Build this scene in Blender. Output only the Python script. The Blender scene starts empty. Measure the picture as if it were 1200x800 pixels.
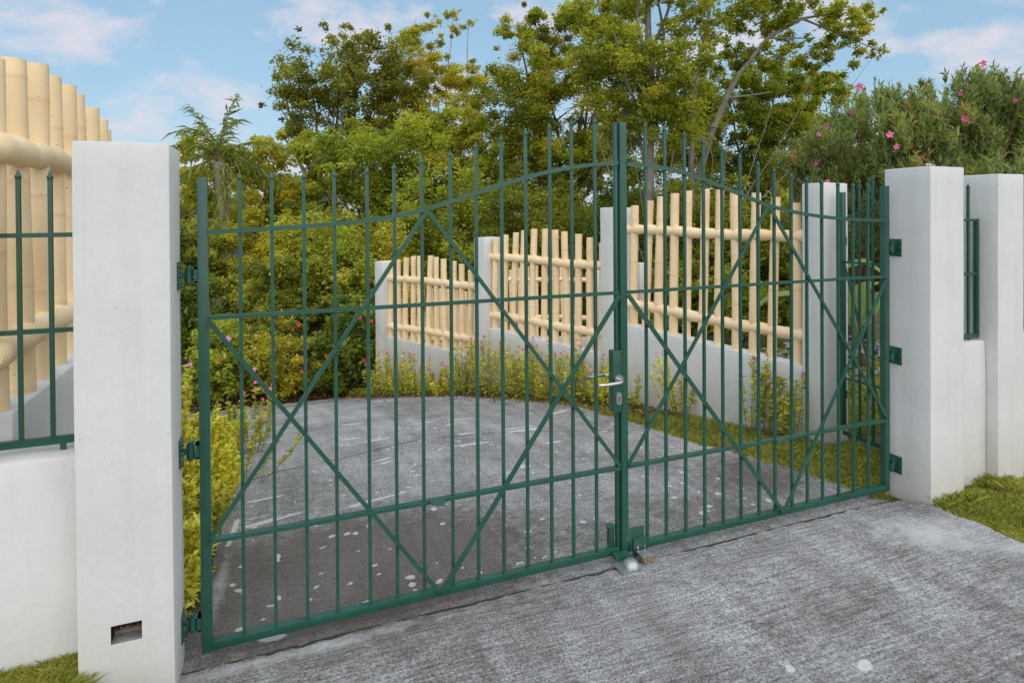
import bpy, bmesh, math, random
import numpy as np
from mathutils import Vector, Matrix
random.seed(7); rng = np.random.default_rng(11)
R = math.radians
scn = bpy.context.scene
col = scn.collection

# ------------------------------------------------------------------ camera
CAM = Vector((-1.6461, -2.7117, 1.7047))
YAW, PIT, ROL = R(21.554), R(-0.449), R(-0.4035)
FW = Vector((math.sin(YAW)*math.cos(PIT), math.cos(YAW)*math.cos(PIT), math.sin(PIT)))
RT0 = Vector((math.cos(YAW), -math.sin(YAW), 0)); UP0 = RT0.cross(FW)
RT = RT0*math.cos(ROL)+UP0*math.sin(ROL); UP = -RT0*math.sin(ROL)+UP0*math.cos(ROL)
cam_d = bpy.data.cameras.new('camera'); cam = bpy.data.objects.new('camera', cam_d); col.objects.link(cam)
cam.matrix_world = Matrix(((RT.x, UP.x, -FW.x, CAM.x), (RT.y, UP.y, -FW.y, CAM.y), (RT.z, UP.z, -FW.z, CAM.z), (0, 0, 0, 1)))
cam_d.sensor_width = 36; cam_d.lens = 36*738.79/1200; cam_d.shift_y = -(400-254.9)/1200
cam_d.clip_start = 0.05; cam_d.clip_end = 600
scn.camera = cam
def at(u, v, depth):
    d = FW + RT*((u-600)/738.79) + UP*((254.9-v)/738.79)
    return CAM + d*depth

# ------------------------------------------------------------------ world, sun, exposure
SUN_EL, SUN_AZ = R(48), R(184)        # azimuth clockwise from +Y: high, behind the camera
world = bpy.data.worlds.new('World'); scn.world = world; world.use_nodes = True
nt = world.node_tree; nt.nodes.clear()
def N(t, typ, **kw):
    n = t.nodes.new(typ)
    for k, v in kw.items(): setattr(n, k, v)
    return n
out = N(nt, 'ShaderNodeOutputWorld'); bg = N(nt, 'ShaderNodeBackground')
sky = N(nt, 'ShaderNodeTexSky', sky_type='NISHITA', sun_disc=False)
sky.sun_elevation = SUN_EL; sky.sun_rotation = SUN_AZ; sky.air_density = 1.0; sky.dust_density = 1.6; sky.ozone_density = 1.0
tc = N(nt, 'ShaderNodeTexCoord'); mp = N(nt, 'ShaderNodeMapping')
mp.inputs['Scale'].default_value = (1.0, 1.0, 2.0); mp.inputs['Location'].default_value = (1.35, 0.4, 0.75)
nz = N(nt, 'ShaderNodeTexNoise'); nz.inputs['Scale'].default_value = 6.2; nz.inputs['Detail'].default_value = 10; nz.inputs['Roughness'].default_value = .58; nz.inputs['Distortion'].default_value = .15
cr = N(nt, 'ShaderNodeValToRGB'); cr.color_ramp.elements[0].position = .49; cr.color_ramp.elements[1].position = .64
mul = N(nt, 'ShaderNodeMath', operation='MULTIPLY'); mul.inputs[1].default_value = .8
hs = N(nt, 'ShaderNodeMix', data_type='RGBA'); hs.inputs[0].default_value = .62; hs.inputs[7].default_value = (1.9, 3.2, 4.1, 1)
mx = N(nt, 'ShaderNodeMix', data_type='RGBA'); mx.inputs[7].default_value = (4.5, 4.25, 4.6, 1)
L = nt.links.new
L(tc.outputs['Generated'], mp.inputs[0]); L(mp.outputs[0], nz.inputs['Vector']); L(nz.outputs[0], cr.inputs[0]); L(cr.outputs[0], mul.inputs[0])
L(sky.outputs[0], hs.inputs[6]); L(hs.outputs[2], mx.inputs[6]); L(mul.outputs[0], mx.inputs[0]); L(mx.outputs[2], bg.inputs[0]); bg.inputs[1].default_value = .095
L(bg.outputs[0], out.inputs[0])
sun_d = bpy.data.lights.new('sun', 'SUN'); sun_d.energy = 1.5; sun_d.angle = R(120); sun_d.color = (1, .93, .84)
sun = bpy.data.objects.new('sun', sun_d); col.objects.link(sun)
sdir = Vector((math.sin(SUN_AZ)*math.cos(SUN_EL), math.cos(SUN_AZ)*math.cos(SUN_EL), math.sin(SUN_EL)))
sun.rotation_euler = sdir.to_track_quat('Z', 'Y').to_euler()
scn.view_settings.view_transform = 'Standard'; scn.view_settings.look = 'None'; scn.view_settings.gamma = 1
scn.view_settings.exposure = 0.88
scn.cycles.max_bounces = 6; scn.cycles.transmission_bounces = 3; scn.cycles.transparent_max_bounces = 4

# ------------------------------------------------------------------ materials
def mat(name, base, rough=.6, metal=0., noise=None, bump=None, spec=None):
    """noise=(scale, dark factor, detail); bump=(scale, strength, distance)"""
    m = bpy.data.materials.new(name); m.use_nodes = True; t = m.node_tree
    b = t.nodes['Principled BSDF']; b.inputs['Roughness'].default_value = rough; b.inputs['Metallic'].default_value = metal
    b.inputs['Base Color'].default_value = (*base, 1)
    if spec is not None: b.inputs['Specular IOR Level'].default_value = spec
    co = N(t, 'ShaderNodeTexCoord')
    if noise:
        n = N(t, 'ShaderNodeTexNoise'); n.inputs['Scale'].default_value = noise[0]; n.inputs['Detail'].default_value = noise[2] if len(noise) > 2 else 6; n.inputs['Roughness'].default_value = .65
        r = N(t, 'ShaderNodeValToRGB'); r.color_ramp.elements[0].position = .3; r.color_ramp.elements[1].position = .7
        r.color_ramp.elements[0].color = (*[c*noise[1] for c in base], 1); r.color_ramp.elements[1].color = (*base, 1)
        t.links.new(co.outputs['Object'], n.inputs['Vector']); t.links.new(n.outputs[0], r.inputs[0]); t.links.new(r.outputs[0], b.inputs['Base Color'])
    if bump:
        n = N(t, 'ShaderNodeTexNoise'); n.inputs['Scale'].default_value = bump[0]; n.inputs['Detail'].default_value = 5
        bp = N(t, 'ShaderNodeBump'); bp.inputs['Strength'].default_value = bump[1]; bp.inputs['Distance'].default_value = bump[2]
        t.links.new(co.outputs['Object'], n.inputs['Vector']); t.links.new(n.outputs[0], bp.inputs['Height']); t.links.new(bp.outputs[0], b.inputs['Normal'])
    return m

def plaster(name, base, dirt):
    m = bpy.data.materials.new(name); m.use_nodes = True; t = m.node_tree; b = t.nodes['Principled BSDF']
    b.inputs['Roughness'].default_value = .75; b.inputs['Specular IOR Level'].default_value = .25
    co = N(t, 'ShaderNodeTexCoord'); geo = N(t, 'ShaderNodeNewGeometry')
    n1 = N(t, 'ShaderNodeTexNoise'); n1.inputs['Scale'].default_value = 2.2; n1.inputs['Detail'].default_value = 8; n1.inputs['Roughness'].default_value = .7
    r1 = N(t, 'ShaderNodeValToRGB'); r1.color_ramp.elements[0].position = .32; r1.color_ramp.elements[1].position = .6
    r1.color_ramp.elements[0].color = (*[c*dirt for c in base], 1); r1.color_ramp.elements[1].color = (*base, 1)
    # small chips and scuffs
    n2 = N(t, 'ShaderNodeTexNoise'); n2.inputs['Scale'].default_value = 26; n2.inputs['Detail'].default_value = 7; n2.inputs['Roughness'].default_value = .75
    r2 = N(t, 'ShaderNodeValToRGB'); r2.color_ramp.elements[0].position = .655; r2.color_ramp.elements[1].position = .70
    mxx = N(t, 'ShaderNodeMix', data_type='RGBA'); mxx.inputs[7].default_value = (base[0]*.72, base[1]*.70, base[2]*.66, 1)
    # splash grime close to the ground
    sep = N(t, 'ShaderNodeSeparateXYZ'); mr = N(t, 'ShaderNodeMapRange'); mr.inputs[1].default_value = .02; mr.inputs[2].default_value = .38; mr.inputs[3].default_value = 1; mr.inputs[4].default_value = 0
    n4 = N(t, 'ShaderNodeTexNoise'); n4.inputs['Scale'].default_value = 9; n4.inputs['Detail'].default_value = 6
    mm = N(t, 'ShaderNodeMath', operation='MULTIPLY'); mg = N(t, 'ShaderNodeMix', data_type='RGBA'); mg.inputs[7].default_value = (base[0]*.68, base[1]*.64, base[2]*.56, 1)
    n3 = N(t, 'ShaderNodeTexNoise'); n3.inputs['Scale'].default_value = 55; n3.inputs['Detail'].default_value = 4
    st = N(t, 'ShaderNodeMapping'); st.inputs['Scale'].default_value = (1, 1, .6)
    n5 = N(t, 'ShaderNodeTexNoise'); n5.inputs['Scale'].default_value = 14; n5.inputs['Detail'].default_value = 3
    ad = N(t, 'ShaderNodeMath', operation='ADD')
    bp = N(t, 'ShaderNodeBump'); bp.inputs['Strength'].default_value = .34; bp.inputs['Distance'].default_value = .005
    k = t.links.new
    for n in (n1, n2, n4): k(co.outputs['Object'], n.inputs['Vector'])
    k(co.outputs['Object'], st.inputs[0]); k(st.outputs[0], n3.inputs['Vector']); k(st.outputs[0], n5.inputs['Vector'])
    k(n1.outputs[0], r1.inputs[0]); k(n2.outputs[0], r2.inputs[0]); k(r2.outputs[0], mxx.inputs[0]); k(r1.outputs[0], mxx.inputs[6])
    k(geo.outputs['Position'], sep.inputs[0]); k(sep.outputs[2], mr.inputs[0]); k(mr.outputs[0], mm.inputs[0]); k(n4.outputs[0], mm.inputs[1])
    k(mm.outputs[0], mg.inputs[0]); k(mxx.outputs[2], mg.inputs[6])
    sm_ = N(t, 'ShaderNodeMapping'); sm_.inputs['Scale'].default_value = (16, 16, .7); k(co.outputs['Object'], sm_.inputs[0])
    sn = N(t, 'ShaderNodeTexNoise'); sn.inputs['Scale'].default_value = 1; sn.inputs['Detail'].default_value = 6; k(sm_.outputs[0], sn.inputs['Vector'])
    sr = N(t, 'ShaderNodeValToRGB'); sr.color_ramp.elements[0].position = .52; sr.color_ramp.elements[1].position = .78; k(sn.outputs[0], sr.inputs[0])
    sx = N(t, 'ShaderNodeMath', operation='MULTIPLY'); sx.inputs[1].default_value = .35; k(sr.outputs[0], sx.inputs[0])
    sg = N(t, 'ShaderNodeMix', data_type='RGBA'); sg.inputs[7].default_value = (base[0]*.74, base[1]*.73, base[2]*.70, 1); k(sx.outputs[0], sg.inputs[0]); k(mg.outputs[2], sg.inputs[6]); k(sg.outputs[2], b.inputs['Base Color'])
    k(n3.outputs[0], ad.inputs[0]); k(n5.outputs[0], ad.inputs[1]); k(ad.outputs[0], bp.inputs['Height']); k(bp.outputs[0], b.inputs['Normal'])
    return m

def leaf_mat(name, c1, c2, c3=None, rough=.55, trans=.45):
    """per-leaf colour: c1..c2 across the face attribute 'tint', c3 the odd turned leaf"""
    m = bpy.data.materials.new(name); m.use_nodes = True; t = m.node_tree; t.nodes.clear()
    o = N(t, 'ShaderNodeOutputMaterial'); a = N(t, 'ShaderNodeAttribute', attribute_name='tint')
    r = N(t, 'ShaderNodeValToRGB'); r.color_ramp.elements[0].color = (*c1, 1); r.color_ramp.elements[1].color = (*c2, 1)
    r.color_ramp.elements[0].position = .08; r.color_ramp.elements[1].position = .80
    if c3: e = r.color_ramp.elements.new(.97); e.color = (*c3, 1)
    p = N(t, 'ShaderNodeBsdfPrincipled'); p.inputs['Roughness'].default_value = rough; p.inputs['Specular IOR Level'].default_value = .35
    tr = N(t, 'ShaderNodeBsdfTranslucent'); ms = N(t, 'ShaderNodeMixShader'); ms.inputs[0].default_value = trans
    br = N(t, 'ShaderNodeMix', data_type='RGBA', blend_type='MULTIPLY'); br.inputs[0].default_value = 1; br.inputs[7].default_value = (1.5, 1.5, .7, 1)
    k = t.links.new
    k(a.outputs['Fac'], r.inputs[0]); k(r.outputs[0], p.inputs['Base Color']); k(r.outputs[0], br.inputs[6]); k(br.outputs[2], tr.inputs[0])
    k(p.outputs[0], ms.inputs[1]); k(tr.outputs[0], ms.inputs[2]); k(ms.outputs[0], o.inputs[0])
    return m

M = {}
M['green'] = mat('green_paint', (.022, .098, .068), .30, 0, (7, .74), (90, .12, .002), .5)
M['steel'] = mat('brushed_steel', (.60, .58, .55), .28, .9, (30, .8), (60, .1, .001))
M['dark'] = mat('painted_hole_shade', (.012, .011, .010), .9)  # near-black colour that paints in the shade of holes and slots
M['brick'] = mat('raw_brick', (.20, .09, .055), .95, 0, (30, .4), (50, .8, .01))
M['brass'] = mat('key_brass', (.45, .38, .22), .35, .8)
M['white'] = plaster('white_plaster', (.70, .69, .672), .91)
M['wallcap'] = plaster('wall_plaster', (.715, .705, .69), .90)
M['bark'] = mat('pale_bark', (.30, .27, .23), .9, 0, (5, .5), (20, .6, .02))
M['dbark'] = mat('brown_bark', (.13, .095, .065), .9, 0, (5, .5), (20, .6, .02))
M['twig'] = mat('twig', (.16, .07, .04), .85)
M['stem'] = mat('flower_stem', (.20, .16, .05), .8)
M['pink'] = mat('magenta_petal', (.62, .035, .28), .55)
M['pink2'] = mat('rose_petal', (.85, .16, .38), .5)
M['redp'] = mat('red_petal', (.62, .02, .03), .5)
M['orch'] = mat('orchid_petal', (.75, .22, .62), .5)
M['stone'] = mat('rubble_stone', (.30, .28, .27), .9, 0, (9, .5), (30, .6, .01))
M['rust'] = mat('block_rust', (.27, .19, .12), .8, 0, (40, .5))
M['zinc'] = mat('zinc_plate', (.52, .54, .55), .36, .75, (25, .55), (40, .3, .003))

def bamboo_mat():
    m = bpy.data.materials.new('cream_bamboo'); m.use_nodes = True; t = m.node_tree; b = t.nodes['Principled BSDF']
    b.inputs['Roughness'].default_value = .6; b.inputs['Specular IOR Level'].default_value = .3
    co = N(t, 'ShaderNodeTexCoord'); oi = N(t, 'ShaderNodeObjectInfo'); add = N(t, 'ShaderNodeVectorMath', operation='ADD'); sc = N(t, 'ShaderNodeVectorMath', operation='SCALE'); sc.inputs[3].default_value = 9
    cb = N(t, 'ShaderNodeCombineXYZ')
    n1 = N(t, 'ShaderNodeTexNoise'); n1.inputs['Scale'].default_value = 3; n1.inputs['Detail'].default_value = 6
    r1 = N(t, 'ShaderNodeValToRGB'); r1.color_ramp.elements[0].position = .3; r1.color_ramp.elements[1].position = .7
    r1.color_ramp.elements[0].color = (.86, .62, .35, 1); r1.color_ramp.elements[1].color = (.97, .75, .47, 1)
    n2 = N(t, 'ShaderNodeTexNoise'); n2.inputs['Scale'].default_value = 60; n2.inputs['Detail'].default_value = 3
    r2 = N(t, 'ShaderNodeValToRGB'); r2.color_ramp.elements[0].position = .71; r2.color_ramp.elements[1].position = .75
    mx = N(t, 'ShaderNodeMix', data_type='RGBA'); mx.inputs[7].default_value = (.30, .17, .08, 1)
    at_ = N(t, 'ShaderNodeAttribute', attribute_name='node_ring'); mr = N(t, 'ShaderNodeMix', data_type='RGBA'); mr.inputs[7].default_value = (.74, .36, .20, 1)
    mu = N(t, 'ShaderNodeMath', operation='MULTIPLY'); mu.inputs[1].default_value = .35
    bp = N(t, 'ShaderNodeBump'); bp.inputs['Strength'].default_value = .3; bp.inputs['Distance'].default_value = .004
    n3 = N(t, 'ShaderNodeTexNoise'); n3.inputs['Scale'].default_value = 35
    k = t.links.new
    k(oi.outputs['Random'], cb.inputs[0]); k(oi.outputs['Random'], cb.inputs[2]); k(cb.outputs[0], sc.inputs[0]); k(sc.outputs[0], add.inputs[0]); k(co.outputs['Object'], add.inputs[1])
    for n in (n1, n2, n3): k(add.outputs[0], n.inputs['Vector'])
    k(n1.outputs[0], r1.inputs[0]); k(n2.outputs[0], r2.inputs[0]); k(r1.outputs[0], mx.inputs[6]); k(r2.outputs[0], mx.inputs[0])
    k(at_.outputs['Fac'], mu.inputs[0]); k(mu.outputs[0], mr.inputs[0]); k(mx.outputs[2], mr.inputs[6]); k(mr.outputs[2], b.inputs['Base Color'])
    k(n3.outputs[0], bp.inputs['Height']); k(bp.outputs[0], b.inputs['Normal'])
    return m
M['bamboo'] = bamboo_mat()

# ------------------------------------------------------------------ mesh helpers
class MB:
    def __init__(s): s.v = []; s.f = []; s.ring = []
    def add(s, vs, fs, ring=None):
        o = len(s.v); s.v += [tuple(p) for p in vs]; s.f += [tuple(i+o for i in f) for f in fs]; s.ring += (ring if ring else [0.]*len(vs)); return s
    def box(s, lo, hi, taper=0):
        x0, y0, z0 = lo; x1, y1, z1 = hi; t = taper
        return s.add([(x0, y0, z0), (x1, y0, z0), (x1, y1, z0), (x0, y1, z0), (x0+t, y0+t, z1), (x1-t, y0+t, z1), (x1-t, y1-t, z1), (x0+t, y1-t, z1)],
                     [(0, 3, 2, 1), (4, 5, 6, 7), (0, 1, 5, 4), (1, 2, 6, 5), (2, 3, 7, 6), (3, 0, 4, 7)])
    def bar(s, pts, w, d, wn=Vector((0, 1, 0))):
        """rectangular section swept along pts; d along wn, w across"""
        pts = [Vector(p) for p in pts]; vs = []; n = len(pts)
        for i, p in enumerate(pts):
            t = (pts[min(i+1, n-1)]-pts[max(i-1, 0)]).normalized(); a = t.cross(wn).normalized()
            for sa, sb in ((-1, -1), (1, -1), (1, 1), (-1, 1)): vs.append(p+a*w/2*sa+wn*d/2*sb)
        fs = [(3, 2, 1, 0), tuple(4*(n-1)+j for j in range(4))]
        for i in range(n-1):
            for j in range(4): fs.append((4*i+j, 4*i+(j+1) % 4, 4*i+4+(j+1) % 4, 4*i+4+j))
        return s.add(vs, fs)
    def tube(s, pts, rad, n=10, cap=True, ring=None):
        pts = [Vector(p) for p in pts]; m = len(pts); rad = rad if hasattr(rad, '__len__') else [rad]*m
        vs = []; rg = []
        t0 = (pts[1]-pts[0]).normalized(); a = t0.orthogonal().normalized()
        for i, p in enumerate(pts):
            t = (pts[min(i+1, m-1)]-pts[max(i-1, 0)]).normalized(); a = (a-t*a.dot(t)).normalized(); b = t.cross(a)
            for j in range(n):
                q = 2*math.pi*j/n; vs.append(p+(a*math.cos(q)+b*math.sin(q))*rad[i]); rg.append(ring[i] if ring else 0.)
        fs = []
        for i in range(m-1):
            for j in range(n): fs.append((i*n+j, i*n+(j+1) % n, (i+1)*n+(j+1) % n, (i+1)*n+j))
        if cap: fs += [tuple(range(n))[::-1], tuple((m-1)*n+j for j in range(n))]
        return s.add(vs, fs, rg)
    def mesh(s, name, m, smooth=False, sharp=None):
        me = bpy.data.meshes.new(name); me.from_pydata(s.v, [], s.f)
        if any(s.ring):
            a = me.attributes.new('node_ring', 'FLOAT', 'POINT'); a.data.foreach_set('value', s.ring)
        me.materials.append(M[m] if isinstance(m, str) else m)
        if smooth:
            me.shade_smooth() if hasattr(me, 'shade_smooth') else None
            me.set_sharp_from_angle(angle=R(38))
        me.update(); return me
    def build(s, name, m, parent=None, smooth=False, bevel=0):
        me = s.mesh(name, m, smooth)
        if bevel:
            bm = bmesh.new(); bm.from_mesh(me); bmesh.ops.recalc_face_normals(bm, faces=bm.faces)
            bmesh.ops.bevel(bm, geom=bm.edges[:], offset=bevel, segments=2, profile=.6, affect='EDGES'); bm.to_mesh(me); bm.free()
            me.shade_smooth(); me.set_sharp_from_angle(angle=R(50))
        return link(name, me, parent)
def link(name, me, parent=None):
    o = bpy.data.objects.new(name, me); col.objects.link(o)
    if parent is not None: o.parent = parent; o.matrix_parent_inverse = Matrix.Translation(-Vector(parent.location)) if False else Matrix.Identity(4)
    return o
def tag(o, label, cat, group=None, kind=None):
    if label: o['label'] = label
    if cat: o['category'] = cat
    if group: o['group'] = group
    if kind: o['kind'] = kind
    return o
def thing(name, label, cat, group=None, loc=(0, 0, 0), rz=0):
    o = bpy.data.objects.new(name, None); col.objects.link(o); o.location = loc; o.rotation_euler = (0, 0, rz); o.empty_display_size = .1
    return tag(o, label, cat, group)
def structure(o): o['kind'] = 'structure'; return o
def copy_part(o, parent):
    c = o.copy(); col.objects.link(c); c.parent = parent
    for g in o.children: copy_part(g, c)
    return c
def copy_thing(root, loc, rz, label):
    c = root.copy(); col.objects.link(c); c.location = loc; c.rotation_euler = (0, 0, rz); c['label'] = label
    for ch in root.children: copy_part(ch, c)
    return c

# ------------------------------------------------------------------ terrain heights
GY = [-60, -6, -.30, 0, .86, 2.87, 4.58, 6.58, 7.4, 9.0, 14, 30, 200]
GZ = [.25, .02, 0, -.035, -.055, -.215, -.50, -.955, -1.15, -1.30, -1.35, -1.6, -2.5]
def g(y): return np.interp(y, GY, GZ)
fence_xy = [(2.30, .857), (1.67, 2.865), (.87, 4.58), (-.03, 6.58)]
def fence_x(y): return np.interp(y, [.857, 2.865, 4.58, 6.58, 7.4], [2.30, 1.67, .87, -.03, -.45])
def right_edge(y): return np.interp(y, [-9, -.25, 0, .27, .59, .91, 1.39, 2.09, 2.9, 4.58, 6.3, 7.4], [1.88, 1.93, 1.80, 1.76, 1.68, 1.58, 1.45, 1.37, 1.22, .58, -.28, -.85])
def left_edge(y): return np.interp(y, [-9, .12, .35, 2.8, 4.2, 6.3, 7.4], [-2.02, -1.98, -1.90, -1.86, -2.5, -4.5, -9.0])
def grid_mesh(name, m, xs, ys, zf, attrs=None, keep=None):
    X, Y = np.meshgrid(xs, ys); Z = zf(X, Y); nx, ny = len(xs), len(ys)
    v = np.stack([X, Y, Z], -1).reshape(-1, 3)
    i = (np.arange(ny-1)[:, None]*nx+np.arange(nx-1)[None]).ravel(); f = np.stack([i, i+1, i+nx+1, i+nx], -1)
    if keep is not None:
        f = f[keep(v[f].mean(1))]
    me = np_mesh(name, v, f, m)
    if attrs:
        for k, fn in attrs.items():
            a = me.attributes.new(k, 'FLOAT', 'POINT'); a.data.foreach_set('value', fn(X, Y).ravel().astype(np.float32))
    me.shade_smooth(); return me
def np_mesh(name, v, f, m, tint=None):
    me = bpy.data.meshes.new(name); me.vertices.add(len(v)); me.vertices.foreach_set('co', np.ascontiguousarray(v, np.float32).ravel())
    k = f.shape[1]; me.loops.add(f.size); me.loops.foreach_set('vertex_index', f.astype(np.int32).ravel())
    me.polygons.add(len(f)); me.polygons.foreach_set('loop_start', (np.arange(len(f))*k).astype(np.int32))
    me.update(calc_edges=True)
    if tint is not None:
        a = me.attributes.new('tint', 'FLOAT', 'FACE'); a.data.foreach_set('value', np.ascontiguousarray(tint, np.float32))
    me.materials.append(M[m] if isinstance(m, str) else m)
    return me

# ------------------------------------------------------------------ ground sheets
def soil_mat():
    m = bpy.data.materials.new('soil'); m.use_nodes = True; t = m.node_tree; b = t.nodes['Principled BSDF']; b.inputs['Roughness'].default_value = .95
    co = N(t, 'ShaderNodeTexCoord')
    n = N(t, 'ShaderNodeTexNoise'); n.inputs['Scale'].default_value = 2.3; n.inputs['Detail'].default_value = 9; n.inputs['Roughness'].default_value = .75
    r = N(t, 'ShaderNodeValToRGB'); e = r.color_ramp.elements; e[0].position = .35; e[0].color = (.045, .05, .016, 1); e[1].position = .7; e[1].color = (.13, .085, .04, 1); q = e.new(.52); q.color = (.085, .085, .022, 1)
    bp = N(t, 'ShaderNodeBump'); bp.inputs['Strength'].default_value = .8; bp.inputs['Distance'].default_value = .04
    n2 = N(t, 'ShaderNodeTexNoise'); n2.inputs['Scale'].default_value = 30; n2.inputs['Detail'].default_value = 6
    k = t.links.new; k(co.outputs['Object'], n.inputs['Vector']); k(co.outputs['Object'], n2.inputs['Vector']); k(n.outputs[0], r.inputs[0]); k(r.outputs[0], b.inputs['Base Color']); k(n2.outputs[0], bp.inputs['Height']); k(bp.outputs[0], b.inputs['Normal'])
    return m
M['soil'] = soil_mat()
def noise2(X, Y, s, seed=0):
    return (np.sin(X*s*1.7+seed)*np.cos(Y*s*1.3+seed*2)+np.sin(X*s*3.1+Y*s*2.3+seed)*.5+np.cos(X*s*5.7-Y*s*4.9+seed*3)*.25)/1.75
def ground_z(X, Y):
    z = g(Y)-.025
    out_ = np.clip(np.maximum(X-3.2, -3.0-X)/3, 0, 1)
    z = z+np.where(Y > 7.5, np.clip((Y-7.5)*.14, 0, .14), 0)
    z = z+out_*(.05*noise2(X, Y, 1.2))
    return z
xs = np.unique(np.concatenate([np.linspace(-4.5, 6, 90), np.linspace(-150, -4.5, 24), np.linspace(6, 150, 24)]))
ys = np.unique(np.concatenate([np.linspace(-2.5, 12, 120), np.linspace(-80, -2.5, 12), np.linspace(12, 300, 24)]))
structure(link('ground', grid_mesh('ground', 'soil', xs, ys, ground_z)))

def concrete_mat():
    m = bpy.data.materials.new('worn_concrete'); m.use_nodes = True; t = m.node_tree; b = t.nodes['Principled BSDF']
    b.inputs['Roughness'].default_value = .85; b.inputs['Specular IOR Level'].default_value = .3
    k = t.links.new; co = N(t, 'ShaderNodeTexCoord')
    def noise(scale, det=6, rough=.6, vec=None, dist=0):
        n = N(t, 'ShaderNodeTexNoise'); n.inputs['Scale'].default_value = scale; n.inputs['Detail'].default_value = det; n.inputs['Roughness'].default_value = rough; n.inputs['Distortion'].default_value = dist
        k(vec if vec else co.outputs['Object'], n.inputs['Vector']); return n.outputs[0]
    def ramp(src, a, b_, ca=(0, 0, 0), cb=(1, 1, 1)):
        r = N(t, 'ShaderNodeValToRGB'); r.color_ramp.elements[0].position = a; r.color_ramp.elements[1].position = b_
        r.color_ramp.elements[0].color = (*ca, 1); r.color_ramp.elements[1].color = (*cb, 1); k(src, r.inputs[0]); return r.outputs[0]
    def mix(fac, a, b_, mode='MIX'):
        x = N(t, 'ShaderNodeMix', data_type='RGBA', blend_type=mode)
        if isinstance(fac, float): x.inputs[0].default_value = fac
        else: k(fac, x.inputs[0])
        for s, i in ((a, 6), (b_, 7)):
            if isinstance(s, tuple): x.inputs[i].default_value = (*s, 1)
            else: k(s, x.inputs[i])
        return x.outputs[2]
    def math_(op, a, b_):
        x = N(t, 'ShaderNodeMath', operation=op)
        for s, i in ((a, 0), (b_, 1)):
            if isinstance(s, (int, float)): x.inputs[i].default_value = s
            else: k(s, x.inputs[i])
        return x.outputs[0]
    mpg = N(t, 'ShaderNodeMapping'); mpg.inputs['Scale'].default_value = (1.2, 9, 1); mpg.inputs['Rotation'].default_value = (0, 0, R(8)); k(co.outputs['Object'], mpg.inputs[0])
    streak = noise(7, 7, .7, mpg.outputs[0])
    mpb = N(t, 'ShaderNodeMapping'); mpb.inputs['Scale'].default_value = (3.2, 46, 1); mpb.inputs['Rotation'].default_value = (0, 0, R(-2)); k(co.outputs['Object'], mpb.inputs[0])
    broom = noise(1.5, 3, .6, mpb.outputs[0], .5)
    base = mix(ramp(noise(1.3, 9, .72), .38, .62), (.22, .212, .206), (.47, .465, .47))
    base = mix(math_('MULTIPLY', ramp(streak, .42, .66), .75), base, (.50, .50, .51))
    fine = noise(105, 6, .85)
    mpt = N(t, 'ShaderNodeMapping'); mpt.inputs['Scale'].default_value = (6.5, .45, 1); mpt.inputs['Rotation'].default_value = (0, 0, R(4)); k(co.outputs['Object'], mpt.inputs[0])
    track = noise(1.3, 6, .62, mpt.outputs[0], .2)
    base = mix(1.0, base, ramp(track, .36, .64, (.82, .81, .80), (1.12, 1.12, 1.12)), 'MULTIPLY')
    f = N(t, 'ShaderNodeMix', data_type='RGBA', blend_type='MULTIPLY'); f.inputs[0].default_value = 1; k(base, f.inputs[6]); k(ramp(fine, .38, .60, (.18, .17, .16), (1.30, 1.30, 1.30)), f.inputs[7]); base = f.outputs[2]
    f = N(t, 'ShaderNodeMix', data_type='RGBA', blend_type='MULTIPLY'); k(base, f.inputs[6]); k(ramp(broom, .36, .60, (.60, .59, .58), (1.08, 1.08, 1.08)), f.inputs[7])
    ao = N(t, 'ShaderNodeAttribute', attribute_name='outside'); k(math_('MULTIPLY', ao.outputs['Fac'], .85), f.inputs[0]); base = f.outputs[2]
    ad = N(t, 'ShaderNodeAttribute', attribute_name='algae'); al = N(t, 'ShaderNodeAttribute', attribute_name='lime'); ac = N(t, 'ShaderNodeAttribute', attribute_name='crack')
    rag = noise(16, 8, .75)
    dk = ramp(math_('ADD', ad.outputs['Fac'], math_('MULTIPLY', math_('SUBTRACT', rag, .5), 1.1)), .38, .75)
    base = mix(math_('MULTIPLY', dk, .72), base, (.088, .070, .052))
    lm = ramp(math_('ADD', al.outputs['Fac'], math_('ADD', math_('MULTIPLY', math_('SUBTRACT', noise(26, 8, .85), .5), 1.0), math_('MULTIPLY', math_('SUBTRACT', noise(5, 4, .6), .5), 1.2))), .50, .60)
    base = mix(math_('MULTIPLY', lm, .85), base, (.60, .60, .61))
    asf = N(t, 'ShaderNodeAttribute', attribute_name='soft')
    sm = ramp(math_('ADD', asf.outputs['Fac'], math_('ADD', math_('MULTIPLY', math_('SUBTRACT', noise(30, 9, .85), .5), 1.3), math_('MULTIPLY', math_('SUBTRACT', noise(6, 5, .6), .5), .9))), .40, 1.0)
    base = mix(math_('MULTIPLY', sm, .8), base, (.56, .56, .56))
    ck = ramp(math_('ADD', ac.outputs['Fac'], math_('MULTIPLY', math_('SUBTRACT', noise(34, 5, .7), .5), .8)), .52, .66)
    base = mix(math_('MULTIPLY', ck, .85), base, (.022, .02, .018))
    k(base, b.inputs['Base Color'])
    bp = N(t, 'ShaderNodeBump'); bp.inputs['Strength'].default_value = .7; bp.inputs['Distance'].default_value = .006
    h = math_('ADD', math_('MULTIPLY', broom, 1.3), fine); h = math_('SUBTRACT', h, math_('MULTIPLY', ck, 1.5)); k(h, bp.inputs['Height']); k(bp.outputs[0], b.inputs['Normal'])
    return m
M['concrete'] = concrete_mat()
blob_rng = np.random.default_rng(5)
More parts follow.
